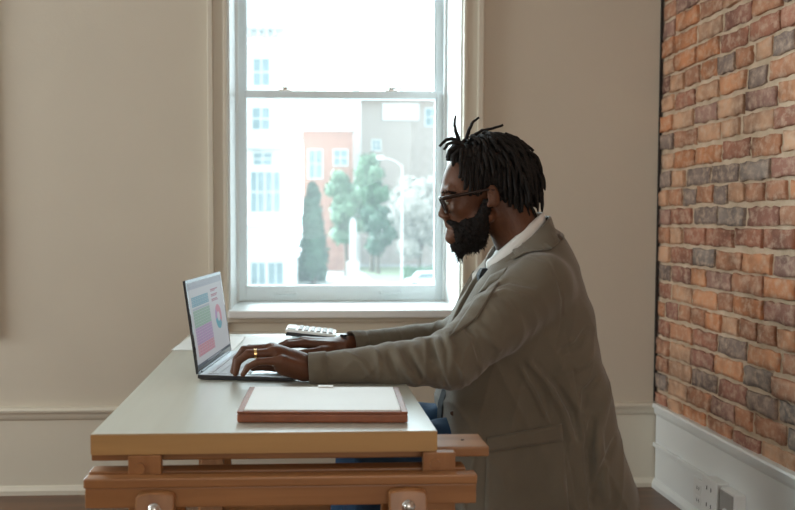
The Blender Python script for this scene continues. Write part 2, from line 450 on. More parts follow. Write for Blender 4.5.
bm = BX(XR+0.009, XR+0.2, YF, YB, 0, ZC, mi=1)
br = random.Random(3)
ZB = 0.335; course = 0.0765; row = 0
while ZB+row*course < ZC:
    z0 = ZB+row*course+0.006+br.uniform(-0.002, 0.002); z1 = z0+course-0.0145
    y = YB-0.012-br.uniform(0, 0.12)
    hdr = row % 6 == 5
    first = True
    while y > YF+0.02:
        L = (0.094 if (hdr or br.random() < 0.08) else 0.158)+br.uniform(-0.012, 0.01)
        if first: L = max(0.05, L*0.6); first = False; y = YB-0.005
        ya = max(y-L, YF+0.005)
        if ya >= y-0.03: break
        ny = max(2, int((y-ya)/0.022)); nz = 4
        dep = br.uniform(-0.004, 0.006); zo = br.uniform(-0.003, 0.003); tilt = br.uniform(-0.02, 0.02)
        grid = []
        for i in range(ny+1):
            rowv = []
            for j in range(nz+1):
                u = i/ny; v = j/nz
                edge = min(u*ny, (1-u)*ny, v*nz, (1-v)*nz) < 0.5
                jx = br.uniform(-0.0022, 0.0022)
                rowv.append(bm.verts.new((XR-dep+jx+(0.0015 if edge else 0)+tilt*(u-0.5)*0.1,
                                          ya+(y-ya)*u+(br.uniform(-0.004, 0.004) if edge else 0), zo+z0+(z1-z0)*v+(br.uniform(-0.004, 0.004) if edge else 0))))
            grid.append(rowv)
        for i in range(ny):
            for j in range(nz):
                f = bm.faces.new((grid[i][j], grid[i][j+1], grid[i+1][j+1], grid[i+1][j])); f.smooth = True
        loop = [grid[i][0] for i in range(ny+1)]+[grid[ny][j] for j in range(1, nz+1)]+[grid[i][nz] for i in range(ny-1, -1, -1)]+[grid[0][j] for j in range(nz-1, 0, -1)]
        back = [bm.verts.new((XR+0.03, q.co.y, q.co.z)) for q in loop]
        for i in range(len(loop)):
            j = (i+1) % len(loop); bm.faces.new((loop[i], loop[j], back[j], back[i]))
        y = ya-0.011-br.uniform(0, 0.008)
    row += 1
struct('wall_right', bm, [M_brick, M_mortar])

# tall baseboards with cap moulding and shoe
def base_profile():
    # (offset from wall, z)
    return [(0, 0), (0.030, 0), (0.030, 0.018), (0.020, 0.034), (0.014, 0.036), (0.014, 0.306), (0.020, 0.312), (0.024, 0.323), (0.026, 0.337),
            (0.034, 0.341), (0.036, 0.351), (0.030, 0.358), (0, 0.358)]
bm = bmesh.new(); prism(bm, [(YB-o, z) for o, z in base_profile()], 'X', XL, XR-0.0)
struct('baseboard_back', bm, M_trim)
bm = bmesh.new(); prism(bm, [(XR+0.012-o*1.1, z) for o, z in base_profile()], 'Y', YF, YB-0.02)
struct('baseboard_right', bm, M_white)
bm = bmesh.new(); prism(bm, [(XL+o, z) for o, z in base_profile()], 'Y', YF, YB-0.04)
struct('baseboard_left', bm, M_trim)
struct('corner_shade', BX(XR-0.007, XR+0.004, YB-0.006, YB, 0.359, ZC), M_dark)  # dark strip painting the shadow in the gap between plaster and brick

# windows
def make_window(n, dx):
    r = bpy.data.objects.new('window_%d' % n, None); col.objects.link(r); r['kind'] = 'structure'
    r.location = ((WX0+WX1)/2+dx, YB, WZ0); bpy.context.view_layer.update()
    x0, x1 = WX0+dx, WX1+dx
    YS = 3.45
    # casing: stepped boards
    bm = bmesh.new()
    for xa, xb in ((x0-0.072, x0), (x1, x1+0.075)):
        box(bm, xa, xb, YB-0.018, YB, WZ0-0.088, WZ1+0.07)
    box(bm, x0-0.072, x1+0.075, YB-0.0185, YB, WZ1, WZ1+0.10)
    for xa, xb in ((x0-0.078, x0-0.056), (x1+0.058, x1+0.081)):
        box(bm, xa, xb, YB-0.034, YB, WZ0-0.088, WZ1+0.11)
    for xa, xb in ((x0-0.016, x0-0.001), (x1+0.001, x1+0.016)):
        box(bm, xa, xb, YB-0.026, YB, WZ0-0.088, WZ1+0.01)
    box(bm, x0-0.09, x1+0.09, YB-0.045, YB, WZ1+0.10, WZ1+0.13)
    obj('window_casing', bm, M_trim, r, bevel=0.003)
    # apron
    bm = bmesh.new()
    box(bm, x0, x1, YB-0.016, YB, WZ0-0.088, WZ0-0.03)
    box(bm, x0, x1, YB-0.028, YB, WZ0-0.050, WZ0-0.03)
    box(bm, x0-0.078, x1+0.081, YB-0.030, YB, WZ0-0.100, WZ0-0.088)
    obj('window_apron', bm, M_trim, r, bevel=0.003)
    # stool
    bm = bmesh.new(); box(bm, x0-0.001, x1+0.001, YB-0.05, YS+0.02, WZ0-0.032, WZ0+0.001)
    obj('window_sill', bm, M_white, r, bevel=0.006)
    # jamb liners
    bm = bmesh.new()
    box(bm, x0, x0+0.008, YB-0.001, YB+WT, WZ0, WZ1); box(bm, x1-0.008, x1, YB-0.001, YB+WT, WZ0, WZ1)
    box(bm, x0, x1, YB-0.001, YB+WT, WZ1-0.01, WZ1)
    box(bm, x0+0.008, x0+0.02, YS-0.03, YS-0.015, WZ0, WZ1); box(bm, x1-0.02, x1-0.008, YS-0.03, YS-0.015, WZ0, WZ1)
    box(bm, x0+0.008, x1-0.008, YS+0.075, YB+WT, WZ0-0.01, WZ0+0.012)
    obj('window_jamb', bm, M_white, r, bevel=0.001)
    zm = 1.690
    def sash(y, z0, z1, top, bot):
        bm = bmesh.new(); a, b = x0+0.010, x1-0.010; sw = 0.037
        box(bm, a, a+sw, y, y+0.038, z0, z1); box(bm, b-sw, b, y, y+0.038, z0, z1)
        box(bm, a+sw, b-sw, y, y+0.038, z0, z0+bot); box(bm, a+sw, b-sw, y, y+0.038, z1-top, z1)
        # inner bead
        for (p, q, s, t) in ((a+sw, a+sw+0.006, z0+bot, z1-top), (b-sw-0.006, b-sw, z0+bot, z1-top)):
            box(bm, p, q, y+0.008, y+0.03, s, t)
        s = obj('window_sash', bm, M_sash, r, bevel=0.002)
        obj('window_pane', BX(a+sw-0.002, b-sw+0.002, y+0.018, y+0.022, z0+bot-0.002, z1-top+0.002), M_glass, s)
        return s
    lower = sash(YS, WZ0+0.003, zm+0.016, 0.032, 0.068)
    sash(YS+0.040, zm-0.014, WZ1-0.012, 0.045, 0.030)
    for fx in (0.235, 0.735):
        cx = x0+(x1-x0)*fx
        bm = bmesh.new(); box(bm, cx-0.028, cx+0.028, YS+0.004, YS+0.036, zm+0.016, zm+0.022)
        tube(bm, [(cx, YS+0.02, zm+0.02), (cx, YS+0.02, zm+0.034)], 0.013, 12)
        tube(bm, [(cx, YS+0.02, zm+0.030), (cx+0.034, YS+0.012, zm+0.032)], [0.006, 0.004], 8)
        obj('sash_lock', bm, M_steel, lower, bevel=0.001)
        bm = bmesh.new(); zz = WZ0+0.037
        box(bm, cx-0.055, cx+0.055, YS-0.004, YS, zz-0.010, zz+0.012)
        tube(bm, [(cx-0.046, YS-0.003, zz), (cx-0.046, YS-0.018, zz), (cx, YS-0.020, zz-0.001), (cx+0.046, YS-0.018, zz), (cx+0.046, YS-0.003, zz)], 0.005, 8)
        obj('sash_lift', bm, M_sash, lower)
    # sash cord
    obj('sash_cord', TB([(x1-0.013, YS-0.006, 1.84), (x1-0.018, YS-0.008, 1.76), (x1-0.030, YS-0.008, 1.715)], 0.0015, 6), M_white, r)
    return r
make_window(1, 0); make_window(2, DX)

# surface raceway and socket boxes on the right baseboard
XBd = XR+0.012-0.0154
rw = bmesh.new()
box(rw, XBd-0.012, XBd, 2.64, YB-0.016, 0.172, 0.190)
box(rw, XBd-0.0135, XBd, 2.90, 2.92, 0.169, 0.193)
tag(obj('cable_raceway', rw, M_white, bevel=0.003), 'thin white cable raceway running along the tall white baseboard under the brick wall', 'cable raceway')
def slots(o, ys, zs, r=0.006):
    for z in zs:
        for y in ys: obj('socket_slot', BX(XBd-0.0515 if r > 0.006 else XBd-0.0096, XBd-0.0495 if r > 0.006 else XBd-0.0088, y-0.0016, y+0.0016, z-r, z+r), M_black, o)
o = thing('wall_outlet', 'small flat white wall outlet plate low on the right baseboard', 'outlet', (XBd, 2.75, 0.10))
obj('outlet_plate', BX(XBd-0.007, XBd, 2.71, 2.785, 0.045, 0.155), M_plastic, o, bevel=0.002)
obj('socket_face', BX(XBd-0.009, XBd-0.0065, 2.729, 2.766, 0.105, 0.137), M_plastic, o)
obj('socket_face', BX(XBd-0.009, XBd-0.0065, 2.729, 2.766, 0.060, 0.092), M_plastic, o)
slots(o, (2.741, 2.755), (0.121, 0.076))
o = thing('surface_socket_box', 'deep white surface socket box at the end of the raceway', 'socket box', (XBd, 2.59, 0.17))
obj('box_housing', BX(XBd-0.045, XBd, 2.555, 2.64, 0.065, 0.205), M_plastic, o, bevel=0.004)
obj('face_plate', BX(XBd-0.050, XBd-0.045, 2.550, 2.645, 0.061, 0.209), M_plastic, o, bevel=0.002)
slots(o, (2.585, 2.612), (0.172, 0.112), 0.007)
o = thing('power_adapter', 'grey and white plug-in power adapter beside the surface socket box', 'power adapter', (XBd, 2.50, 0.17))
obj('adapter_body', BX(XBd-0.040, XBd, 2.455, 2.546, 0.09, 0.200), M_plastic, o, bevel=0.005)
obj('adapter_face', BX(XBd-0.045, XBd-0.040, 2.463, 2.538, 0.097, 0.193), M_greyp, o, bevel=0.002)
obj('adapter_button', TB([(XBd-0.044, 2.50, 0.125), (XBd-0.050, 2.50, 0.125)], 0.014, 16), M_plastic, o)

# ------------------------------------------------------------------ outside
ZG = -4.0
M_ground = mat('pavement', (0.30, 0.30, 0.29), 0.9, 0.06, 0.3)
M_grass = mat('lawn', (0.15, 0.18, 0.11), 0.95, 0.3, 0.5)
M_cream = mat('white_render', (0.60, 0.60, 0.59), 0.9, 0.03, 0.5)
M_greyw = mat('grey_render', (0.44, 0.46, 0.47), 0.9, 0.04, 0.5)
M_redb = mat('red_brick_outside', (0.36, 0.18, 0.14), 0.9, 0.15, 1.5)
M_taupe = mat('taupe_brick_outside', (0.33, 0.27, 0.24), 0.9, 0.1, 1.5)
M_pane = mat('window_glass_outside', (0.16, 0.22, 0.24), 0.15, 0.2, 0.6)
M_blind = mat('blind', (0.50, 0.52, 0.52), 0.8, 0.05, 3)
M_leaf = mat('green_leaves', (0.045, 0.11, 0.055), 0.7, c2=(0.09, 0.18, 0.095), nscale=1.2)
M_leafd = mat('deep_green_leaves', (0.025, 0.07, 0.042), 0.7, c2=(0.045, 0.11, 0.06), nscale=1.2)
M_bloss = mat('white_blossom', (0.20, 0.19, 0.165), 0.8, c2=(0.42, 0.39, 0.35), nscale=1.2)
M_bark = mat('bark', (0.10, 0.075, 0.055), 0.9, 0.2, 4)
M_car = mat('white_car_paint', (0.6, 0.62, 0.64), 0.25, 0.02, 3)
struct('ground', BX(-80, 120, 8, 260, ZG-0.3, ZG), M_ground)
def gx(px, Y): return at(px, 221, Y).x
def gz(py, Y): return at(300, py, Y).z
def bld(name, label, Y, x0, x1, ztop, depth, m, wins, extra=()):
    """wins: pixel rectangles of the front windows; all else in metres at depth Y"""
    a, b = gx(x0, Y), gx(x1, Y); zt = gz(ztop, Y)
    t = thing(name, label, 'building', ((a+b)/2, Y, ZG))
    obj('facade', BX(a, b, Y, Y+depth, ZG, zt), m, t)
    obj('roof_coping', BX(a-0.25, b+0.25, Y-0.3, Y+depth+0.2, zt, zt+0.35), M_cream, t)
    for (p, q, r, s) in wins:
        xa, xb, za, zb = gx(p, Y), gx(q, Y), gz(s, Y), gz(r, Y)
        bm = bmesh.new(); f = 0.10
        box(bm, xa-f, xb+f, Y-0.12, Y-0.001, za-f, za); box(bm, xa-f, xb+f, Y-0.12, Y-0.001, zb, zb+f)
        box(bm, xa-f, xa, Y-0.12, Y-0.001, za, zb); box(bm, xb, xb+f, Y-0.12, Y-0.001, za, zb)
        box(bm, (xa+xb)/2-0.04, (xa+xb)/2+0.04, Y-0.08, Y-0.001, za, zb); box(bm, xa, xb, Y-0.08, Y-0.001, (za+zb)/2-0.04, (za+zb)/2+0.04)
        wo = obj('window', bm, M_cream, t)
        obj('pane', BX(xa, xb, Y-0.04, Y-0.0005, za, zb), M_pane, wo)
    return t
# left white apartment house
YA = 58
t = bld('apartment_building', 'white rendered apartment house with balcony and cornice at the left outside', YA, 205, 285, -70, 9, M_cream,
        [(254, 270, 59, 86), (280, 287.0, 62, 84)][:1]+[(253, 270, 108, 130), (251, 264, 172, 212), (266, 280, 172, 212), (254, 272, 153, 165), (251, 265, 240, 284), (268, 283, 240, 284)])
bm = bmesh.new()
za, zb = gz(148, YA), gz(131, YA); xa, xb = gx(244, YA), gx(282, YA)
box(bm, xa, xb, YA-1.1, YA, za-0.15, za); box(bm, xa, xb, YA-1.1, YA-1.02, zb-0.08, zb)
k = xa
while k < xb-0.03:
    box(bm, k, k+0.06, YA-1.08, YA-1.04, za, zb-0.08); k += 0.42
box(bm, xb-0.06, xb, YA-1.1, YA, zb-0.08, zb)
obj('balcony', bm, M_greyw, t)
bm = bmesh.new()
for i in range(8):
    xx = gx(218+i*8.2, YA); box(bm, xx-0.13, xx+0.13, YA-0.45, YA-0.001, gz(37, YA), gz(31, YA))
box(bm, gx(203, YA), gx(286, YA), YA-0.55, YA-0.001, gz(31, YA), gz(28, YA))
obj('cornice', bm, M_greyw, t)
bm = bmesh.new(); box(bm, gx(203, YA), gx(290, YA), YA-0.5, YA-0.001, gz(226, YA), gz(219, YA))
box(bm, gx(283, YA), gx(297, YA), YA-0.45, YA+3, ZG, gz(224, YA))
obj('ground_floor_ledge', bm, M_cream, t)
obj('window_blind', BX(gx(251, YA), gx(283, YA), YA-0.09, YA-0.081, gz(262, YA), gz(240, YA)), M_blind, t)
# red brick house
bld('brick_building', 'low red brick house with two windows beyond the green trees', 78, 303, 353, 131, 10, M_redb,
    [(309, 322, 150, 178), (334, 347, 150, 165), (334, 347, 185, 205)])
# pale slab between
bld('office_building', 'narrow pale building between the red brick and taupe brick houses', 84, 352, 360.5, 40, 8, M_cream, [])
# taupe brick house with white sign
t = bld('brick_building', 'long taupe brick building with a white panel, behind the blossom tree', 90, 360, 470, 97, 12, M_taupe,
        [(425, 437, 108, 125), (372, 380, 140, 150)])
Ys = 90
obj('wall_panel', BX(gx(382, Ys), gx(418, Ys), Ys-0.2, Ys-0.001, gz(120, Ys), gz(103, Ys)), M_cream, t)
# far tower
YT = 150
a, b = gx(402, YT), gx(431, YT)
t = thing('tower_block', 'pale distant tower block with banded windows at the upper right of the window', 'building', ((a+b)/2, YT, ZG))
obj('facade', BX(a, b, YT, YT+10, ZG, gz(12, YT)), M_cream, t)
for i in range(7):
    y0 = 18+i*11; obj('window_band', BX(gx(406, YT), gx(427, YT), YT-0.2, YT-0.001, gz(y0+5.5, YT), gz(y0, YT)), M_blind, t)
obj('penthouse', BX(gx(385, YT), gx(393, YT), YT, YT+8, ZG, gz(-10, YT)), M_cream, t)

def tree(name, label, Y, px, ytop, ybot, wpx, m, n=2600, shape='round', ybase=None, leaf=0.22, group=None):
    R = random.Random(int(px*7))
    zt, zb = gz(ytop, Y), gz(ybot, Y); xc = gx(px, Y); hw = (gx(px+wpx/2, Y)-xc)
    hh = (zt-zb)/2; zc = (zt+zb)/2
    t = thing(name, label, 'tree', (xc, Y, ZG))
    bm = bmesh.new()
    clumps = []
    for i in range(30 if shape == 'round' else 16):
        if shape == 'round':
            dv = Vector((R.gauss(0, 1), R.gauss(0, 1), R.gauss(0, 1))).normalized()*R.uniform(0.15, 0.72)
            c = Vector((xc+hw*dv.x, Y+hw*dv.y, zc+hh*dv.z)); cr = min(hw, hh)*R.uniform(0.32, 0.50)
        else:
            f = i/15; c = Vector((xc+R.uniform(-.12, .12)*hw, Y+R.uniform(-.12, .12)*hw, zb+(zt-zb)*(0.06+0.86*f))); cr = hw*(0.95*(1-f)**0.55+0.18)
        clumps.append((c, cr))
    for i in range(n):
        c, cr = clumps[R.randrange(len(clumps))]
        d = Vector((R.gauss(0, 1), R.gauss(0, 1), R.gauss(0, 1))).normalized()
        p = c+d*cr*R.uniform(0.75, 1.08)
        u = Vector((R.gauss(0, 1), R.gauss(0, 1), R.gauss(0, 1))).normalized(); v = d.cross(u).normalized() if d.cross(u).length > 1e-3 else d.orthogonal()
        u = v.cross(d)
        s = leaf*R.uniform(0.7, 1.3)
        u = (u+d*R.uniform(-.7, .7)).normalized()
        q = [p+u*s*1.25, p+v*s*0.6, p-u*s*1.25, p-v*s*0.6]
        bm.faces.new([bm.verts.new(x) for x in q])
    for c, cr in clumps:
        mtx = Matrix.Translation(c)
        bmesh.ops.create_icosphere(bm, subdivisions=2, radius=cr*0.8, matrix=mtx)
    obj('foliage', bm, m, t)
    bm = bmesh.new()
    tube(bm, [(xc, Y, ZG-0.1), (xc+0.1, Y, (ZG+zb)/2), (xc, Y, zb), (xc, Y, zc)], [0.28, 0.22, 0.18, 0.1], 8)
    for c, cr in clumps[:5]: tube(bm, [(xc, Y, zb-0.2+0.3*(zc-zb)), c], [0.1, 0.04], 6)
    obj('trunk', bm, M_bark, t)
    return t
tree('conifer_tree', 'tall narrow deep green tree standing left of the path outside', 62, 313, 178, 272, 27, M_leafd, shape='cone', n=3200)
tree('leafy_tree', 'round green tree behind the narrow tree, in front of the brick house', 70, 346, 160, 252, 46, M_leaf)
tree('leafy_tree', 'deep green bushy tree between path and blossom tree outside', 73, 378, 186, 270, 44, M_leafd)
tree('blossom_tree', 'large pale blossom tree at the right side of the window view', 62.5, 420, 150, 276, 74, M_bloss, n=4200)
tree('leafy_tree', 'pale green loose tree above the blossom tree, before the taupe building', 76.2, 372, 150, 215, 40, M_leaf, n=1500, leaf=0.3)
# low planting, path, pillar, lamp, car
def hedge(label, Y, p0, p1, y0, y1, m, n=900):
    R = random.Random(int(p0)); a, b, za, zb = gx(p0, Y), gx(p1, Y), ZG, gz(y0, Y)
    bm = bmesh.new(); box(bm, a, b, Y, Y+1.6, ZG, zb-0.15)
    for i in range(n):
        p = Vector((R.uniform(a, b), Y+R.choice((0, 0, R.uniform(0, 1.6))), R.uniform(ZG+.1, zb))); s = 0.16
        u = Vector((R.gauss(0, 1), R.gauss(0, .4), R.gauss(0, 1))).normalized()*s; v = Vector((-u.z, 0.3*s, u.x))*0.6
        bm.faces.new([bm.verts.new(x) for x in (p+u, p+v, p-u, p-v)])
    tag(obj('hedge', bm, m), label, 'hedge')
hedge('clipped green hedge at the foot of the blossom tree', 57.9, 404, 446, 268, 290, M_leaf)
hedge('low hedge between the white apartment house and the narrow tree', 64, 298, 326, 266, 285, M_leafd)
struct('ground', BX(gx(372, 66), gx(470, 66), 63.2, 84, ZG-0.02, ZG+0.03), M_grass)
t = thing('stone_pillar', 'slim white pillar standing by the path in front of the trees', 'pillar', (gx(353, 60.3), 60.3, ZG))
Yp = 60.3
obj('shaft', BX(gx(350, Yp), gx(356, Yp), Yp-0.24, Yp+0.24, gz(262, Yp), gz(222, Yp)), M_cream, t)
bm = bmesh.new(); prism(bm, [(gx(350, Yp), gz(222, Yp)), (gx(356, Yp), gz(222, Yp)), (gx(353, Yp), gz(217, Yp))], 'Y', Yp-0.24, Yp+0.24)
obj('pointed_cap', bm, M_cream, t)
obj('plinth', BX(gx(347, Yp), gx(359, Yp), Yp-0.5, Yp+0.5, ZG, gz(262, Yp)), M_cream, t)
Yl = 53.6
t = thing('street_lamp', 'thin white street lamp with a bent arm before the blossom tree', 'street lamp', (gx(402, Yl), Yl, ZG))
obj('pole', TB([(gx(402, Yl), Yl, ZG), (gx(402, Yl), Yl, gz(166, Yl))], [0.06, 0.045], 8), M_cream, t)
obj('arm', TB([(gx(402, Yl), Yl, gz(166, Yl)), (gx(394, Yl), Yl, gz(160, Yl)), (gx(381, Yl), Yl, gz(157, Yl))], 0.035, 8), M_cream, t)
bm = bmesh.new(); prism(bm, [(gx(376, Yl), gz(156, Yl)), (gx(383, Yl), gz(155, Yl)), (gx(384, Yl), gz(159, Yl)), (gx(377, Yl), gz(159.5, Yl))], 'Y', Yl-0.15, Yl+0.15)
obj('lamp_head', bm, M_cream, t)
Yc = 55.6; cx0 = gx(405, Yc); cx1 = cx0+3.2
t = thing('parked_car', 'white car parked at the foot of the blossom tree', 'car', ((cx0+cx1)/2, Yc, ZG))
bm = bmesh.new()
prism(bm, [(cx0, ZG+0.35), (cx0+0.05, ZG+0.8), (cx0+0.6, ZG+0.92), (cx0+1.0, ZG+1.38), (cx0+2.2, ZG+1.42), (cx0+2.8, ZG+1.0), (cx1, ZG+0.9), (cx1+0.05, ZG+0.4), (cx1-0.1, ZG+0.28), (cx0+0.1, ZG+0.28)], 'Y', Yc-0.8, Yc+0.8)
obj('car_body', bm, M_car, t, bevel=0.05)
bm = bmesh.new(); prism(bm, [(cx0+0.75, ZG+0.95), (cx0+1.08, ZG+1.31), (cx0+2.15, ZG+1.34), (cx0+2.6, ZG+1.0)], 'Y', Yc-0.81, Yc+0.81)
obj('side_glass', bm, M_pane, t)
for wx in (cx0+0.6, cx1-0.6):
    for yy in (Yc-0.82, Yc+0.62):
        obj('wheel', TB([(wx, yy, ZG+0.32), (wx, yy+0.2, ZG+0.32)], 0.32, 20), M_black, t)
# ------------------------------------------------------------------ desk and trestles
ZT = 0.73
DX0, DX1, DY0, DY1 = -0.384, 0.255, 1.389, 2.62
d = thing('desk_top', 'pale birch desk top resting on two wooden trestles', 'desk', ((DX0+DX1)/2, (DY0+DY1)/2, ZT-0.039))
TS = 0.039
bm = BX(DX0, DX1, DY0, DY1, ZT-TS, ZT)
bmesh.ops.bevel(bm, geom=[e for e in bm.edges], offset=0.0015, segments=2, affect='EDGES')
for f in bm.faces: f.material_index = 0 if f.normal.z > 0.5 else 1
obj('top_board', bm, [M_top, M_edge], d)
d0 = d

def bolt_bm(x, y, z, r=0.0115):
    bm = bmesh.new()
    bmesh.ops.create_uvsphere(bm, u_segments=16, v_segments=10, radius=r, matrix=Matrix.Translation((x, y-0.004, z)) @ Matrix.Diagonal((1, 0.6, 1, 1)))
    tube(bm, [(x, y, z), (x, y+0.006, z)], r*1.25, 16)
    return bm
def trestle(y0, x_off=0.0, label='', flip=1):
    """y0: depth of the front face of the front cleat"""
    zb = ZT-TS
    t = thing('trestle', label, 'trestle', (x_off-0.02, y0+0.06, 0))
    Y = lambda v: y0+0.06+flip*(v-0.06)
    def B(x0, x1, a, b, z0, z1):
        a, b = sorted((Y(a), Y(b))); return BX(x0+x_off, x1+x_off, a, b, z0, z1)
    # top support board
    bm = B(-0.391, 0.360, 0.060, 0.150, zb-0.0200, zb-0.0005)
    tb = obj('top_beam', bm, M_wood, t, bevel=0.003)
    for hx in (0.318,):
        obj('screw_hole', TB([(hx+x_off, Y(0.105), zb-0.003), (hx+x_off, Y(0.105), zb+0.0003)], 0.0035, 10), M_dark, tb)
    # height posts hanging from the beam between the rails
    for px in (-0.285, 0.258):
        bm = B(px-0.030, px+0.030, 0.0255, 0.0445, 0.30, zb-0.0003)
        p = obj('height_post', bm, M_woodz, t, bevel=0.0015)
        yy = sorted((Y(0.019), Y(0.05)))
        obj('peg', TB([(px-0.008+x_off, yy[0], 0.6688), (px-0.008+x_off, yy[1], 0.6688)], 0.0100, 16), M_wood, p)
    # rails either side
    obj('rail', B(-0.389, 0.323, -0.002, 0.025, 0.640, 0.658), M_wood, t, bevel=0.003)
    obj('rail', B(-0.392, 0.312, 0.045, 0.082, 0.638, 0.656), M_wood, t, bevel=0.003)
    obj('apron_board', B(-0.387, 0.322, 0.002, 0.022, 0.603, 0.6395), M_wood, t, bevel=0.002)
    obj('apron_board', B(-0.385, 0.306, 0.060, 0.080, 0.600, 0.6375), M_wood, t, bevel=0.002)
    # splayed legs
    for s in (0, 1):
        for lx in (-0.258, 0.193):
            bm = bmesh.new()
            w = 0.034
            if s == 0: ya, yb = -0.018, 0.001; dy = -0.16
            else: ya, yb = 0.081, 0.099; dy = 0.16
            top = 0.6445 if s == 0 else 0.6415
            prof = []
            for k in range(9):
                an = PI*k/8; prof.append((lx+x_off+math.cos(an)*w if 0 < k < 8 else lx+x_off+(w if k == 0 else -w), top-0.014+math.sin(an)*0.007 if 0 < k < 8 else top-0.016))
            prof += [(lx+x_off-w*1.12, 0.0), (lx+x_off+w*1.12, 0.0)]
            A = []; Bv = []
            for (x, z) in prof:
                sh = dy*(top-z)/top
                A.append(bm.verts.new((x, Y(ya+sh), z))); Bv.append(bm.verts.new((x, Y(yb+sh), z)))
            bm.faces.new(A); bm.faces.new(Bv[::-1])
            for i in range(len(A)): bm.faces.new((A[i], Bv[i], Bv[(i+1)%len(A)], A[(i+1)%len(A)]))
            bmesh.ops.recalc_face_normals(bm, faces=bm.faces)
            lg = obj('leg', bm, M_woodz, t, bevel=0.003)
            if s == 0 and flip == 1:
                obj('bolt', bolt_bm(lx+x_off-0.0, Y(ya)-0.010, 0.610, 0.0095), M_steel, lg, smooth=True, label='round steel bolt head')
    for zz, dd in ((0.20, 0.11),):
        obj('cross_bar', B(-0.30, 0.235, -0.014-dd+0.018, 0.004-dd+0.018, zz, zz+0.05), M_wood, t, bevel=0.003)
        obj('cross_bar', B(-0.30, 0.235, 0.080+dd-0.018, 0.098+dd-0.018, zz, zz+0.05), M_wood, t, bevel=0.003)
    return t
trestle(1.358, 0.0, 'front beech trestle with round steel bolts under the near end of the desk')
trestle(2.46, -0.02, 'rear beech trestle under the far end of the desk')

# ------------------------------------------------------------------ things on the desk
# portfolio
P0 = at(237, 423, 1.467); 
pw, pd, ph = 0.330, 0.220, 0.024
Mp = Matrix.Translation((-0.1225, 1.456, ZT+0.0005)) @ Matrix.Rotation(math.radians(-2.6), 4, 'Z')
t = thing('portfolio_case', 'brown leather portfolio case with a white paper pad lying at the desk front', 'portfolio', (0.045, 1.57, ZT))
bm = BX(0, pw, 0, pd, 0.0, 0.018, M=Mp); obj('leather_cover', bm, M_leather, t, bevel=0.004)
bm = bmesh.new(); 
for (a, b, c, e) in ((0, 0.012, 0, pd), (pw-0.012, pw, 0, pd), (0.012, pw-0.012, 0, 0.007), (0.012, pw-0.012, pd-0.007, pd)): box(bm, a, b, c, e, 0.0182, 0.0225, M=Mp)
obj('stitched_rim', bm, M_leather, t, bevel=0.0015)
bm = BX(0.013, pw-0.013, 0.008, pd-0.008, 0.0182, 0.0245, M=Mp); obj('paper_pad', bm, M_paper, t, bevel=0.001)
bm = BX(0.152, 0.186, pd-0.020, pd-0.004, 0.0248, 0.0275, M=Mp); obj('paper_tag', bm, M_paper, t, bevel=0.0008, label='small white tag at the far edge of the pad')

# laptop
LY = math.radians(8.0)
LC = Vector((-0.252, 1.862, ZT))
ML = Matrix.Translation(LC) @ Matrix.Rotation(-LY, 4, 'Z')      # local x: hinge -> user, local y: along the hinge
LW, LD = 0.352, 0.238
t = thing('laptop', 'open laptop with charcoal lid and a colourful spreadsheet, hands typing on it', 'laptop', tuple(ML @ Vector((LD/2, LW/2, 0))))
LT = t
bm = bmesh.new()
prism(bm, [(0.0, 0.004), (0.010, 0.0015), (LD-0.01, 0.0015), (LD, 0.007), (LD, 0.0095), (0.0, 0.0125)], 'Y', 0, LW, M=ML)
base = obj('base', bm, M_charcoal, t, bevel=0.0015)
MK = ML @ Matrix.Translation((0, 0, 0.0125)) @ Matrix.Rotation(math.atan(0.003/LD), 4, 'Y')
obj('palm_rest', BX(0.004, LD-0.002, 0.003, LW-0.003, 0.0, 0.0008, M=MK), M_silver, t)
bm = bmesh.new()
for r in range(6):
    n = 15; h = 0.0165 if r else 0.010; x = 0.022+(0 if r == 0 else 0.0125+(r-1)*0.0188)
    y = 0.014
    widths = [1]*n
    if r == 2: widths = [1.4]+[1]*12+[1.6]
    if r == 3: widths = [1.7]+[1]*11+[2.3]
    if r == 4: widths = [2.2]+[1]*10+[2.8]
    if r == 5: widths = [1.2, 1, 1, 1.3, 5.2, 1.3, 1, 1, 1, 1]
    tot = sum(widths); sc = (LW-0.028)/tot
    yy = LW-0.014 if False else 0.014
    # row runs along the hinge; the user's left is the near end
    for wd in widths:
        box(bm, x, x+h, yy+0.0012, yy+wd*sc-0.0012, 0.0009, 0.0024, M=MK); yy += wd*sc
obj('keyboard', bm, M_key, t)
obj('trackpad', BX(0.150, 0.222, LW/2-0.058, LW/2+0.058, 0.0009, 0.0013, M=MK), M_silver, t)
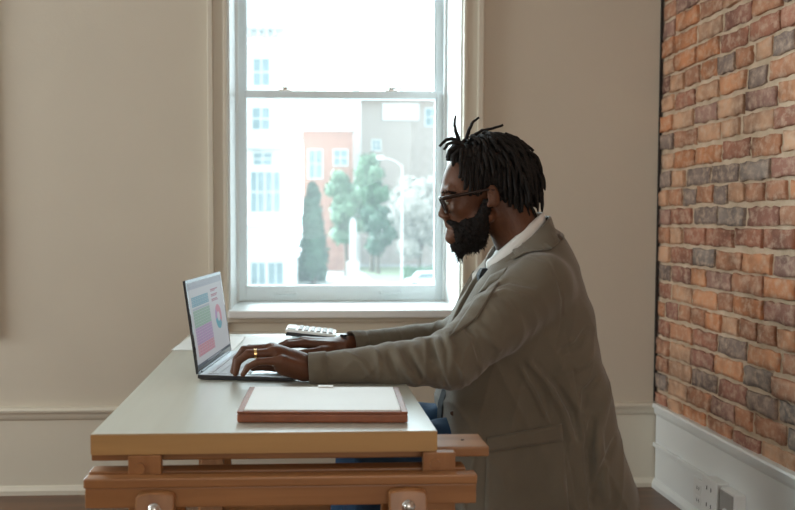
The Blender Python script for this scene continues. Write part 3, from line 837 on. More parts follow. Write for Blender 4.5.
# lid
lean = math.radians(8.0)
MLid = ML @ Matrix.Translation((0.003, 0, 0.014)) @ Matrix.Rotation(-lean, 4, 'Y')   # local z up the lid, x towards the user
LH = 0.232
obj('lid', BX(-0.007, -0.0015, 0, LW, 0.0, LH, M=MLid), M_charcoal, t, bevel=0.0015)
M_bezel = mat('glossy_bezel', (0.012, 0.012, 0.014), 0.06, 0.02, 10, spec=0.5)
bz = bmesh.new()
for (a, b, c, e) in ((0, LW, 0, 0.014), (0, LW, LH-0.008, LH), (0, 0.006, 0.014, LH-0.008), (LW-0.006, LW, 0.014, LH-0.008)):
    box(bz, -0.0015, 0.0, a, b, c, e, M=MLid)
obj('bezel', bz, M_bezel, t)
obj('hinge', TB([tuple(ML @ Vector((0.001, 0.03, 0.013))), tuple(ML @ Vector((0.001, LW-0.03, 0.013)))], 0.0045, 10), M_black, t)
SM = {k: screen_mat('screen_'+k, c, s) for k, (c, s) in dict(
    white=((0.42, 0.43, 0.45), 1), blue=((0.12, 0.27, 0.33), 1), green=((0.20, 0.33, 0.24), 1), purple=((0.33, 0.20, 0.36), 1),
    pink=((0.44, 0.18, 0.23), 1), text=((0.30, 0.13, 0.17), 1), line=((0.30, 0.33, 0.37), 1), bar=((0.05, 0.06, 0.08), 1), teal=((0.07, 0.27, 0.33), 1), grey=((0.28, 0.30, 0.33), 1)).items()}
keys = list(SM)
bm = bmesh.new()
def scr(k, y0, y1, z0, z1, lift=0.0002):
    # y measured from the near edge, z from the bottom
    box(bm, -0.0004, lift, y0, y1, z0, z1, mi=keys.index(k), M=MLid)
scr('white', 0.006, LW-0.006, 0.014, LH-0.008, 0.0)
scr('bar', 0.006, LW-0.006, 0.014, 0.021)
for i in range(11): scr('line', 0.10+i*0.013, 0.108+i*0.013, 0.0155, 0.0195, 0.0004)
scr('line', 0.006, LW-0.006, 0.206, 0.2235)
for i in range(7): scr('grey', 0.02+i*0.03, 0.038+i*0.03, 0.2105, 0.2125, 0.0004)
zt = 0.186
def rows(k, n, z, h, y0, y1, cells=7):
    for r in range(n):
        z1 = z-r*h
        scr(k, y0, y1, z1-h+0.0008, z1)
        for c in range(cells):
            ya = y0+(y1-y0)*(c+0.25)/cells
            scr('grey' if k != 'blue' else 'line', ya, ya+(y1-y0)/cells*0.5, z1-h*0.62, z1-h*0.38, 0.0004)
    return z-n*h
Y0, Y1 = 0.028, 0.185
z = rows('blue', 3, zt, 0.0085, Y0, Y1); z -= 0.003
z = rows('line', 1, z, 0.006, Y0, Y1)
z = rows('green', 6, z, 0.0072, Y0, Y1)
z = rows('purple', 6, z, 0.0072, Y0, Y1)
z = rows('pink', 4, z, 0.0072, Y0, Y1)
for i, zz in enumerate((0.192, 0.178, 0.165)):
    scr('text', 0.215, 0.290-0.008*i, zz-0.0035, zz); scr('text', 0.215, 0.262+0.01*i, zz-0.007, zz-0.0045)
# ring chart
cy, cz = 0.262, 0.112
for k, a0, a1 in (('pink', -0.6, 2.3), ('purple', 2.3, 3.3), ('teal', 3.3, 5.0), ('blue', 5.0, 2*PI-0.6)):
    n = 12
    for i in range(n):
        p, q = a0+(a1-a0)*i/n, a0+(a1-a0)*(i+1)/n
        vs = []
        for (rr, an) in ((0.0135, p), (0.034, p), (0.034, q), (0.0135, q)):
            vs.append(bm.verts.new(MLid @ Vector((0.0006, cy+rr*math.cos(an), cz+rr*math.sin(an)))))
        bm.faces.new(vs).material_index = keys.index(k)
obj('display', bm, [SM[k] for k in keys], t, label='display showing a colour-banded spreadsheet and a ring chart')

# papers
def sheet(name, label, cat, cx, cy, w_, d_, rot, z, m, h=0.0012):
    M = Matrix.Translation((cx, cy, z)) @ Matrix.Rotation(math.radians(rot), 4, 'Z')
    return tag(obj(name, BX(-w_/2, w_/2, -d_/2, d_/2, 0, h, M=M), m), label, cat)
sheet('paper_sheet', 'white paper sheet at the far left corner of the desk behind the laptop lid', 'paper', -0.285, 2.425, 0.19, 0.27, -4, ZT+0.0003, M_paper)
sheet('paper_sheet', 'large white paper sheet behind the laptop keyboard, beneath the far hand', 'paper', -0.06, 2.40, 0.24, 0.30, 3, ZT+0.0003, M_paper)
sheet('notebook', 'pale green notebook under the white calculator', 'notebook', 0.085, 2.47, 0.22, 0.17, -3, ZT+0.0025, M_paperg, 0.008)
# calculator, tilted up at the left
MC = Matrix.Translation((0.030, 2.462, ZT+0.0205)) @ Matrix.Rotation(math.radians(-4), 4, 'Z') @ Matrix.Rotation(math.radians(6.0), 4, 'Y')
t = thing('calculator', 'white desk calculator with dark underside lying on the pale green notebook', 'calculator', (0.03, 2.45, ZT+0.0105))
bm = bmesh.new(); prism(bm, [(-0.075, -0.004), (0.085, -0.001), (0.085, 0.008), (-0.07, 0.009)], 'Y', -0.052, 0.052, M=MC)
obj('lower_case', bm, M_black, t, bevel=0.002)
obj('upper_case', BX(-0.076, 0.086, -0.053, 0.053, 0.0085, 0.0175, M=MC), M_plastic, t, bevel=0.003)
obj('display_window', BX(-0.070, -0.044, -0.043, 0.043, 0.0175, 0.0205, M=MC), M_paperg, t, bevel=0.001)
bm = bmesh.new()
for i in range(6):
    for j in range(5):
        box(bm, -0.036+i*0.0195, -0.036+i*0.0195+0.0135, -0.045+j*0.0185, -0.045+j*0.0185+0.0135, 0.0175, 0.0215, M=MC)
obj('keypad', bm, M_greyp, t, bevel=0.001)

# ------------------------------------------------------------------ stool
t = thing('stool', 'low wooden stool mostly hidden beneath the olive jacket', 'stool', (0.70, 2.06, 0))
obj('seat', TB([(0.70, 2.06, 0.405), (0.70, 2.06, 0.408), (0.70, 2.06, 0.432), (0.70, 2.06, 0.436)], [0.150, 0.155, 0.155, 0.150], 32), M_wood, t)
for sx in (-1, 1):
    for sy in (-1, 1):
        obj('leg', TB([(0.70+sx*0.10, 2.06+sy*0.10, 0.405), (0.70+sx*0.15, 2.06+sy*0.15, 0.0)], [0.017, 0.013], 12), M_woodz, t)

# ------------------------------------------------------------------ the man
HY = 2.08                               # the head's own plane
P = thing('person', 'man in olive jacket, white collar and glasses, typing on the laptop', 'person', (0.70, 2.06, 0.0))
def H(px, py, dy=0.0):
    return at(px, py, HY+dy)       # the head is turned a little away: its middle plane lies along the line of sight
PXM = HY/760.0                         # metres per pixel in that plane

# --- joints
N_sh = at(541, 284, 1.90); N_el = at(449, 361, 1.815); N_wr = at(314, 368, 1.845)
F_sh = at(528, 272, 2.27); F_el = at(452, 338, 2.27); F_wr = at(341, 346, 2.115)
hipN = Vector((0.68, 2.02, 0.53)); hipF = Vector((0.68, 2.15, 0.53))
knN = Vector((0.16, 1.985, 0.505)); knF = Vector((0.18, 2.18, 0.515))
anN = Vector((0.20, 1.95, 0.09)); anF = Vector((0.13, 2.19, 0.09))

# --- body
F = Field((-0.20, 1.72, -0.01), (0.96, 2.42, 1.40), 0.0033)
# torso, kept inside the clothes
F.cap((0.68, 2.07, 0.555), (0.66, 2.07, 0.72), 0.10, 0.11, 0)
F.cap((0.66, 2.07, 0.72), H(535, 290), 0.12, 0.125, 0.03)
F.cap((N_sh+Vector((0.0, 0.05, -0.01))), (F_sh+Vector((0, -0.05, -0.02))), 0.06, 0.06, 0.05)
F.cap(H(528, 262), H(503, 212), 0.064, 0.056, 0.04)           # neck
F.cap(H(523, 245), H(505, 195), 0.055, 0.058, 0.03)
# head
F.ell(H(488, 176), (0.112, 0.076, 0.098), 0.02, ry=0.10)
F.ell(H(464.5, 190), (0.0640, 0.064, 0.084), 0.02)
F.ell(H(469, 218), (0.054, 0.053, 0.056), 0.02)
F.ell(H(459, 236), (0.024, 0.024, 0.020), 0.018)
F.cap(H(452, 237), H(488, 216, -0.052), 0.014, 0.018, 0.02)   # jaw line
F.cap(H(452, 237), H(488, 216, 0.052), 0.014, 0.018, 0.02)
for s in (-1, 1):
    F.ell(H(459, 208, s*0.040), (0.024, 0.020, 0.022), 0.018)   # cheek bone
    F.cap(H(445.2, 191.5, s*0.010), H(449.5, 190, s*0.042), 0.0080, 0.0085, 0.016)  # brow ridge
    F.ell(H(443.5, 199.5, s*0.031), (0.013, 0.017, 0.011), 0.010, 's')  # eye socket
    F.ell(H(449.0, 199.5, s*0.031), (0.0145, 0.0145, 0.0125), 0.003)           # lids
    F.cap(H(444.7, 201.2, s*0.020), H(446.0, 201.4, s*0.042), 0.0022, 0.0022, 0.003)  # lower lid
    F.ell(H(445.8, 216.2, s*0.0125), (0.0105, 0.0075, 0.0075), 0.004)  # nostril wing
    F.ell(H(493.5, 196, s*0.083), (0.0165, 0.0075, 0.031), 0.006, ry=0.22)  # ear
    F.ell(H(491.5, 194.5, s*0.094), (0.0095, 0.0085, 0.017), 0.004, 's', ry=0.22)
    F.ell(H(489.5, 204.5, s*0.084), (0.0075, 0.006, 0.009), 0.004)
    F.cap(H(489.5, 190, s*0.089), H(495.5, 200, s*0.090), 0.0028, 0.0028, 0.003)
F.cap(H(445.2, 197.5), H(443.0, 212.0), 0.0085, 0.0105, 0.009)   # nose
F.ell(H(442.6, 214.3), (0.0125, 0.0115, 0.0105), 0.006)
F.cap(H(447.2, 219.0), H(449.0, 224.5), 0.010, 0.011, 0.01)
F.cap(H(447.9, 225.4, 0), H(452.5, 227.6, -0.022), 0.0058, 0.003, 0.004)
F.cap(H(447.9, 225.4, 0), H(452.5, 227.6, 0.022), 0.0058, 0.003, 0.004)
F.cap(H(449.6, 231.0, 0), H(453.5, 229.6, -0.020), 0.0072, 0.003, 0.004)
F.cap(H(449.6, 231.0, 0), H(453.5, 229.6, 0.020), 0.0072, 0.003, 0.004)
# arms
F.chain([N_sh, N_el, N_wr], [0.050, 0.038, 0.026], 0.02)
F.chain([F_sh, F_el, F_wr], [0.050, 0.038, 0.026], 0.02)
# legs and feet
for hp, kn, an in ((hipN, knN, anN), (hipF, knF, anF)):
    F.cap(hp, kn, 0.068, 0.052, 0.03); F.cap(kn, an, 0.050, 0.034, 0.02)
    F.cap(an+Vector((0.01, 0, -0.045)), an+Vector((-0.15, 0, -0.06)), 0.034, 0.024, 0.02)

def hand(wr, mcp, pip, dip, tip, thumb, palm_r=0.012, rr=(0.0112, 0.0104, 0.0090, 0.0076)):
    """mcp/pip/dip/tip: little finger first; every finger its own bent chain rooted in the palm"""
    n = 4
    for i in range(n):
        w0 = wr+(mcp[i]-mcp[1]/2-mcp[2]/2)*0.55
        F.cap(w0, mcp[i], 0.0165, 0.0125, 0.010)
        F.chain([mcp[i], pip[i], dip[i], tip[i]], [0.0124 if i else 0.0112]+[x*(1 if i else 0.88) for x in rr[1:]], 0.0025)
        F.ell(pip[i], (0.0092*(1 if i else .88),)*3, 0.004)
        F.ell(mcp[i]+Vector((0.002, 0, 0.002)), (0.0118,)*3, 0.006)
    F.cap(wr, (mcp[1]+mcp[2])/2+Vector((0.012, 0, -0.004)), 0.024, 0.017, 0.015, flat=0.85)
    F.chain(thumb, [0.0165, 0.0135, 0.0105, 0.0082], 0.005)
# near (left) hand: little finger towards the viewer
nm = [at(281, 361, 1.800), at(274, 353, 1.822), at(271, 348.5, 1.846), at(272, 348.5, 1.870)]
npi = [at(259, 361.5, 1.790), at(248, 354.0, 1.815), at(244, 350.0, 1.842), at(249, 349, 1.872)]
nd = [at(248, 367, 1.788), at(238, 361.5, 1.812), at(236.5, 359, 1.840), at(241, 357, 1.872)]
nt_ = [at(243, 374.4, 1.790), at(235.5, 373.5, 1.812), at(233, 371.5, 1.840), at(236, 368.5, 1.872)]
nth = [N_wr+Vector((-0.012, 0.020, -0.004)), at(285, 368.5, 1.880), at(267, 366.5, 1.892), at(253, 368, 1.885)]
hand(N_wr+Vector((0.004, 0, 0)), nm, npi, nd, nt_, nth)
F.cap(at(304, 371.5, 1.83), at(283, 366, 1.815), 0.024, 0.022, 0.015)
F.cap(at(300, 362, 1.845), at(276, 354, 1.835), 0.022, 0.018, 0.015)
# far (right) hand
fm = [at(305, 343.5, 2.165), at(303.5, 341.5, 2.140), at(303, 341.5, 2.115), at(304, 343.5, 2.088)]
fp = [at(292, 344.5, 2.170), at(289, 342.8, 2.145), at(288, 342.8, 2.116), at(289, 344.5, 2.086)]
fd = [at(285, 347, 2.170), at(281.5, 345.5, 2.145), at(280.5, 346, 2.116), at(281.5, 348, 2.086)]
ft = [at(281.5, 350.5, 2.168), at(277.5, 350, 2.143), at(276.5, 351, 2.114), at(277.5, 353, 2.084)]
fth = [F_wr+Vector((-0.012, -0.022, -0.006)), at(322, 351, 2.068), at(306, 353, 2.056), at(293, 354, 2.060)]
hand(F_wr+Vector((0.004, 0, 0)), fm, fp, fd, ft, fth)
def brow_hit(px, py):
    Y = 1.9
    while Y < 2.2:
        v = F.sample(at(px, py, Y))
        if v < 0.0005: return at(px, py, Y)
        Y += max(v*0.6, 0.001)
    return None
BROW = [brow_hit(440.6+u*1.5, 193.6-1.2*math.sin(PI*u/9)) for u in range(10)]
BROW = [q for q in BROW if q is not None]
field_obj('body', F, M_skin, P, 1)
del F
# eyes
for s in (-1, 1):
    bm = bmesh.new(); bmesh.ops.create_uvsphere(bm, u_segments=20, v_segments=14, radius=0.0118, matrix=Matrix.Translation(H(446.9, 200.2, s*0.031)))
    e = obj('eye', bm, M_eye, P, smooth=True)
    bm = bmesh.new(); bmesh.ops.create_uvsphere(bm, u_segments=16, v_segments=10, radius=0.0052, matrix=Matrix.Translation(H(444.5, 200.7, s*0.031)))
    obj('iris', bm, M_hair, e, smooth=True)
# eyebrows
for s in (-1, 1):
    bm = bmesh.new(); R = random.Random(5)
    for i in range(60):
        c = BROW[R.randrange(len(BROW))].copy(); c += Vector((R.uniform(-.003, .003), 0, R.uniform(-.0035, .0035)))
        if s == 1: c = Vector((c.x+(HY-c.y)*2*0.185, 2*HY-c.y, c.z))
        tube(bm, [c+Vector((0.001, -s*0.001, 0)), c+Vector((0.001, s*0.0035, 0.002)), c+Vector((0.004, s*0.004, 0.001))], [0.0011, 0.0009, 0.0003], 4)
    obj('eyebrow', bm, M_beard, P)

# --- hair: cap and separate locks
hc = H(489, 172)
def skull_push(p, extra):
    """keep p outside the skull"""
    a, b, c = 0.112+extra, 0.080+extra, 0.100+extra
    d = p-hc; q = math.sqrt((d.x/a)**2+(d.y/b)**2+(d.z/c)**2)
    if q < 1 and q > 1e-6: return hc+d/q
    return p
F = Field((0.30, 1.95, 1.10), (0.72, 2.21, 1.42), 0.003)
nz = lambda X, Y, Z: 0.0022*np.sin(X*330+9*np.sin(Y*60))*np.sin(Y*290+Z*140)+0.002*np.sin(Z*260+X*90)
F.ell(H(490, 173), (0.116, 0.085, 0.104), 0, ry=0.08, disp=nz)
F.ell(H(512, 188), (0.066, 0.078, 0.078), 0.02, disp=nz)
F.ell(H(439, 190), (0.068, 0.12, 0.086), 0.006, 's')
F.ell(H(458, 222), (0.088, 0.12, 0.096), 0.006, 's')
F.ell(H(491, 206, -0.08), (0.026, 0.06, 0.052), 0.006, 's'); F.ell(H(491, 206, 0.08), (0.026, 0.06, 0.052), 0.006, 's')
F.ell(H(505, 252), (0.09, 0.12, 0.07), 0.006, 's')
hair = field_obj('hair', F, M_hair, P, 1)
del F
bm = bmesh.new(); R = random.Random(11)
def lock(p, d, n, step, r0, grav, extra, wob=0.25):
    pts = [p.copy()]; d = d.normalized()
    for i in range(n):
        d = (d+Vector((0, 0, -grav))+Vector((R.gauss(0, wob), R.gauss(0, wob), R.gauss(0, wob)))*0.3).normalized()
        p = skull_push(p+d*step, extra)
        pts.append(p.copy())
    m = len(pts)
    tube(bm, pts, [r0*(1-0.35*(i/(m-1))**2)*R.uniform(0.88, 1.12) if i < m-1 else r0*0.3 for i in range(m)], 7)
cnt = 0
for i in range(420):
    z = 1-2*(i+0.5)/420; a = i*2.39996
    n_ = Vector((math.cos(a)*math.sqrt(1-z*z), math.sin(a)*math.sqrt(1-z*z), z))
    p = hc+Vector((n_.x*0.113, n_.y*0.080, n_.z*0.099))
    px = 300+(p.x)*760/p.y; py = 221-(p.z-EYE)*760/p.y
    if z < -0.05 or (px < 456 and py > 152) or px < 446: continue
    if px < 470 and z < 0.35 : continue
    if z < 0.25 and px < 505: continue
    side = 1 if n_.y > 0 else -1
    frontness = max(0, min(1, (492-px)/45))
    back = 1-frontness
    d = n_*0.45+Vector((0.50*back-0.10*frontness, 0.35*side, 0.0))
    # length so that the locks reach the level seen in the photograph
    if px > 500: L = R.uniform(0.085, 0.135)
    elif px > 474: L = R.uniform(0.045, 0.075)
    else: L = R.uniform(0.035, 0.060)
    st = 0.010
    lock(p, d, int(L/st), st, R.uniform(0.0050, 0.0066), R.uniform(0.34, 0.55), R.uniform(0.003, 0.009)); cnt += 1
def path(px_pts, r0, r1, dys):
    pts = [H(a, b, dy) for (a, b), dy in zip(px_pts, dys)]
    # refine
    q = []
    for a, b in zip(pts, pts[1:]):
        for k in range(4): q.append(a.lerp(b, k/4)+Vector((R.uniform(-1, 1), R.uniform(-1, 1), R.uniform(-1, 1)))*0.0008)
    q.append(pts[-1]); m = len(q)
    tube(bm, q, [(r0+(r1-r0)*i/(m-1))*R.uniform(0.9, 1.1) for i in range(m)], 7)
path([(459, 142), (456, 132), (454.5, 124), (455.5, 115.5)], 0.0055, 0.003, (-0.02, -0.03, -0.035, -0.035))
path([(466, 140), (469, 130), (473, 122), (479, 117.5)], 0.0055, 0.003, (-0.01, -0.015, -0.02, -0.02))
path([(470, 138), (482, 130.5), (493, 128.5), (503, 125)], 0.0055, 0.0032, (0, 0.01, 0.01, 0.01))
path([(462, 143), (452, 138.5), (446, 140), (439.5, 146.5)], 0.006, 0.0038, (-0.01, -0.02, -0.02, -0.02))
path([(467, 148), (455, 142), (448, 144), (444, 150)], 0.006, 0.004, (-0.04, -0.045, -0.045, -0.04))
path([(505, 134), (516, 138), (524, 143.5), (533.5, 151)], 0.006, 0.0038, (-0.02, -0.02, -0.02, -0.02))
path([(528, 156), (535, 168), (537, 180), (542, 194.5)], 0.006, 0.0040, (-0.03, -0.03, -0.03, -0.03))
path([(530, 160), (534, 178), (533, 196), (537, 208)], 0.006, 0.004, (-0.045, -0.045, -0.04, -0.04))
path([(526, 180), (530, 196), (532, 208), (536, 217)], 0.006, 0.004, (-0.05, -0.05, -0.045, -0.04))
path([(522, 182), (524, 198), (527, 208), (529, 216)], 0.006, 0.004, (-0.055, -0.055, -0.05, -0.05))
path([(532, 165), (538, 180), (538, 195), (534, 207)], 0.006, 0.004, (0.0, 0.0, 0.0, 0.0))
path([(516, 180), (516, 196), (519, 210), (521, 219)], 0.006, 0.004, (-0.06, -0.062, -0.06, -0.055))
for dy_ in (-0.052, -0.036, -0.02, 0.0, 0.02, 0.04):
    path([(464, 148), (455, 146+R.uniform(-2, 2)), (449.5, 151), (447.5+R.uniform(-1, 1.5), 159+R.uniform(-3, 2))], 0.0065, 0.0045, (dy_*0.8, dy_, dy_, dy_))
    path([(468, 152), (459, 150), (454, 155), (453+R.uniform(-1, 1.5), 164+R.uniform(-3, 2))], 0.0065, 0.0045, (dy_*1.1, dy_*1.2, dy_*1.2, dy_*1.2))
# side locks falling in front of the ear
for k, (a, b, e, f) in enumerate(((462, 150, 459.5, 178), (466, 149, 465, 190), (470, 152, 470.5, 196), (476, 150, 478, 196), (487, 150, 484, 190), (470, 150, 466, 188), (474, 148, 470, 192), (479, 146, 474.5, 195), (484, 146, 480, 192), (489, 147, 487, 184), (494, 150, 493, 184), (500, 152, 500, 188), (505, 155, 505, 200), (510, 158, 510, 207), (466, 152, 462.5, 181), (515, 160, 516, 209), (521, 165, 522, 212))):
    dyb = -0.080
    path([(a, b), ((a+e)/2+R.uniform(-1, 1), (b+f)/2-6), ((a+3*e)/4+R.uniform(-1, 1), (b+3*f)/4), (e, f)], 0.0060, 0.0042, (-0.068, dyb-0.006, dyb-0.004, dyb+0.002))
    path([(a+1, b), ((a+e)/2+R.uniform(-1, 1), (b+f)/2-6), ((a+3*e)/4+R.uniform(-1, 1), (b+3*f)/4), (e, f)], 0.0060, 0.0042, (0.068, 0.088, 0.086, 0.080))
obj('dreadlocks', bm, M_hair, hair, smooth=True)

# --- beard
F = Field((0.36, 1.98, 0.98), (0.60, 2.18, 1.22), 0.0028)
bz_ = lambda X, Y, Z: 0.003*np.sin(X*420+5*np.sin(Z*90))*np.sin(Y*380)*np.sin(Z*350)
F.ell(H(470, 237), (0.047, 0.046, 0.040), 0, ry=-0.35, disp=bz_)
for s in (-1, 1): F.ell(H(472, 226, s*0.040), (0.036, 0.020, 0.030), 0.012, disp=bz_)
F.ell(H(460, 246), (0.020, 0.026, 0.026), 0.02, disp=bz_)
F.cap(H(479, 230, -0.040), H(487, 203, -0.068), 0.026, 0.0125, 0.015, disp=lambda X, Y, Z, t: bz_(X, Y, Z))
F.cap(H(479, 230, 0.040), H(487, 203, 0.068), 0.026, 0.0125, 0.015, disp=lambda X, Y, Z, t: bz_(X, Y, Z))
for s in (-1, 1):
    F.cap(H(447.6, 221.2, s*0.004), H(456, 225, s*0.028), 0.0068, 0.0105, 0.004)
    F.cap(H(456, 226, s*0.026), H(460, 238, s*0.026), 0.0085, 0.014, 0.008)
F.ell(H(447.2, 227.6), (0.0120, 0.017, 0.0080), 0.003, 's')
F.cap(H(452.3, 237.5), H(456, 246), 0.0095, 0.016, 0.006)
beard = field_obj('beard', F, M_beard, P, 0)
bm = bmesh.new(); R = random.Random(21)
BV = [v.co.copy()+P.location for v in beard.data.vertices]; BN = [v.normal.copy() for v in beard.data.vertices]
for i in range(1500):
    k = R.randrange(len(BV)); p, n_ = BV[k], BN[k]
    px = 300+p.x*760/p.y; py = 221-(p.z-EYE)*760/p.y
    low = max(0, min(1, (py-225)/30))
    L = 0.004+0.011*low*R.random()
    d = (n_*0.8+Vector((-0.25*low, 0, -0.6*low))+Vector((R.gauss(0, .35), R.gauss(0, .35), R.gauss(0, .35)))).normalized()
    d2 = (d+Vector((R.gauss(0, .6), R.gauss(0, .6), R.gauss(0, .6)))).normalized()
    tube(bm, [p, p+d*L*0.5, p+d*L*0.5+d2*L*0.6], [0.0009, 0.0008, 0.0004], 3, cap=False)
for i in range(90):      # wisps under the chin
    p = H(R.uniform(457, 466), R.uniform(246, 254), R.uniform(-0.02, 0.02)); e = H(R.uniform(455, 463), R.uniform(254, 264), R.uniform(-0.02, 0.02))
    m_ = p.lerp(e, 0.5)+Vector((R.uniform(-.004, .004), R.uniform(-.004, .004), R.uniform(-.003, .003)))
    tube(bm, [p, m_, e], [0.0009, 0.0008, 0.0004], 3, cap=False)
obj('beard_curls', bm, M_beard, beard)

# --- glasses
g = obj('glasses', bmesh.new(), M_glasses, P) if False else None
bm = bmesh.new()
ux = (H(438.6, 197.5)-H(446.0, 214.5)); ux.normalize()          # up along the lens, top leaning forward
def rim_pts(s, sc=1.0):
    pts = []
    for k in range(28):
        a = 2*PI*k/28; ca, sa = math.cos(a), math.sin(a)
        e = 0.62
        y = math.copysign(abs(ca)**e, ca)*0.0265*sc; z = math.copysign(abs(sa)**e, sa)*(0.0225 if sa > 0 else 0.0215)*sc
        pts.append(H(442.6, 204.8, s*0.0335+y)+Vector((0.006*(abs(s*0.0335+y)/0.06)**2, 0, 0))+ux*z)
    return pts
for s in (-1, 1):
    p = rim_pts(s); tube(bm, p+[p[0]], 0.0042, 8, cap=False)
tube(bm, [H(440.9, 201.0, -0.009), H(439.8, 200.0, 0), H(440.9, 201.0, 0.009)], 0.0024, 6)
gl = obj('glasses', bm, M_glasses, P, smooth=True)
for s in (-1, 1):
    bm = bmesh.new()
    tube(bm, [H(441.8, 199.0, s*0.059), H(444, 198.2, s*0.066), H(462, 194.5, s*0.078), H(486, 189.8, s*0.086), H(494, 190, s*0.086), H(500, 198, s*0.082)], [0.0052, 0.0058, 0.0048, 0.0036, 0.0036, 0.0026], 8)
    obj('temple_arm', bm, M_glasses, gl, smooth=True)
    bm = bmesh.new(); bm.faces.new([bm.verts.new(q) for q in rim_pts(s, 0.97)])
    r_ = bmesh.ops.solidify(bm, geom=bm.faces[:], thickness=0.0012)
    obj('lens', bm, M_lens, gl)

# --- shirt (under the jacket) and collar
F = Field((0.36, 1.90, 0.55), (0.78, 2.26, 1.16), 0.004)
F.cap(H(517, 266), H(512, 305), 0.072, 0.088, 0)
F.cap(H(512, 305), H(508, 400), 0.088, 0.10, 0.03)
shirt = field_obj('shirt', F, M_shirt, P, 2)
def ring_band(centers, axes, hw, lift, a0, a1, n=48, thick=0.003):
    """band around the neck; centers/axes: list over v of (front point, back point) in the sagittal plane"""
    bm = bmesh.new(); g_ = []
    m = len(centers)
    for i in range(n+1):
        a = a0+(a1-a0)*i/n; row_ = []
        for j in range(m):
            f, b = centers[j]; c = (f+b)/2; ax = (b-f)/2
            p = c+ax*math.cos(a)+Vector((0, 1, 0))*hw[j]*math.sin(a)
            p = p+Vector((0, 0, lift[j]*abs(math.sin(a))))
            row_.append(bm.verts.new(p))
        g_.append(row_)
    for i in range(n):
        for j in range(m-1): bm.faces.new((g_[i][j], g_[i+1][j], g_[i+1][j+1], g_[i][j+1])).smooth = True
    bmesh.ops.recalc_face_normals(bm, faces=bm.faces)
    bmesh.ops.solidify(bm, geom=bm.faces[:], thickness=thick)
    return bm
bm = ring_band([(H(486, 261), H(541, 212.5)), (H(484.5, 265), H(543.5, 214.5)), (H(487, 275), H(545, 224))], None, [0.063, 0.068, 0.076], [0.014, 0.014, 0.010], -0.955*PI, 0.955*PI)
obj('shirt_collar', bm, M_shirt, shirt)
# collar points
def plate(pts3, thick=0.003):
    bm = bmesh.new(); bm.faces.new([bm.verts.new(p) for p in pts3]); bmesh.ops.solidify(bm, geom=bm.faces[:], thickness=thick); return bm
bm = plate([H(486.5, 264, -0.012), H(497, 262, -0.045), H(499, 272, -0.05), H(490, 279, -0.035)]); obj('collar_point', bm, M_shirt, shirt)
bm = plate([H(486.5, 257, 0.020), H(487, 270, 0.012), H(480, 280, 0.03), H(472.5, 287, 0.052), H(472, 274, 0.052)]); obj('collar_point', bm, M_shirt, shirt)
# tie
bm = bmesh.new()
def flat_strip(pts, widths, th=0.006):
    """pts in the sagittal plane, width across Y"""
    A = []
    for p, w_ in zip(pts, widths):
        A.append([bm.verts.new(p+Vector((dx, dy, 0))) for dx, dy in ((-th/2, -w_/2), (-th/2, w_/2), (th/2, w_/2), (th/2, -w_/2))])
    for a, b in zip(A, A[1:]):
        for k in range(4): bm.faces.new((a[k], a[(k+1) % 4], b[(k+1) % 4], b[k]))
    bm.faces.new(A[0][::-1]); bm.faces.new(A[-1])
flat_strip([H(485, 268), H(481.5, 275), H(483, 285)], [0.030, 0.040, 0.026], 0.022)
flat_strip([H(482, 282), H(474, 300), H(464, 330), H(454, 362), H(445, 392), H(441, 405), H(440, 428)], [0.028, 0.036, 0.045, 0.052, 0.058, 0.06, 0.062], 0.008)
obj('necktie', bm, M_tie, P, bevel=0.002)

# --- jeans and shoes
F = Field((-0.05, 1.74, 0.02), (0.92, 2.40, 0.72), 0.0045)
jz = lambda X, Y, Z, t: 0.003*np.sin(X*55+Z*40+3*np.sin(Y*25))
F.cap((0.66, 2.07, 0.535), (0.64, 2.07, 0.62), 0.11, 0.11, 0)
for hp, kn, an in ((hipN, knN, anN), (hipF, knF, anF)):
    F.cap(hp, kn, 0.082, 0.066, 0.03, disp=jz); F.cap(kn, an+Vector((0, 0, 0.03)), 0.066, 0.056, 0.02, disp=jz)
field_obj('jeans', F, M_jeans, P, 1)
del F
for an in (anN, anF):
    F = Field((an.x-0.25, an.y-0.08, 0.0), (an.x+0.10, an.y+0.08, 0.14), 0.004)
    F.cap(an+Vector((0.015, 0, -0.035)), an+Vector((-0.15, 0, -0.052)), 0.048, 0.036, 0, flat=0.95)
    F.cap(an+Vector((0.0, 0, -0.02)), an+Vector((0.0, 0, 0.03)), 0.044, 0.045, 0.02)
    F.ell((an.x-0.06, an.y, -0.095), (0.4, 0.3, 0.1), 0.002, 's')
    field_obj('shoe', F, M_shoe, P, 1)

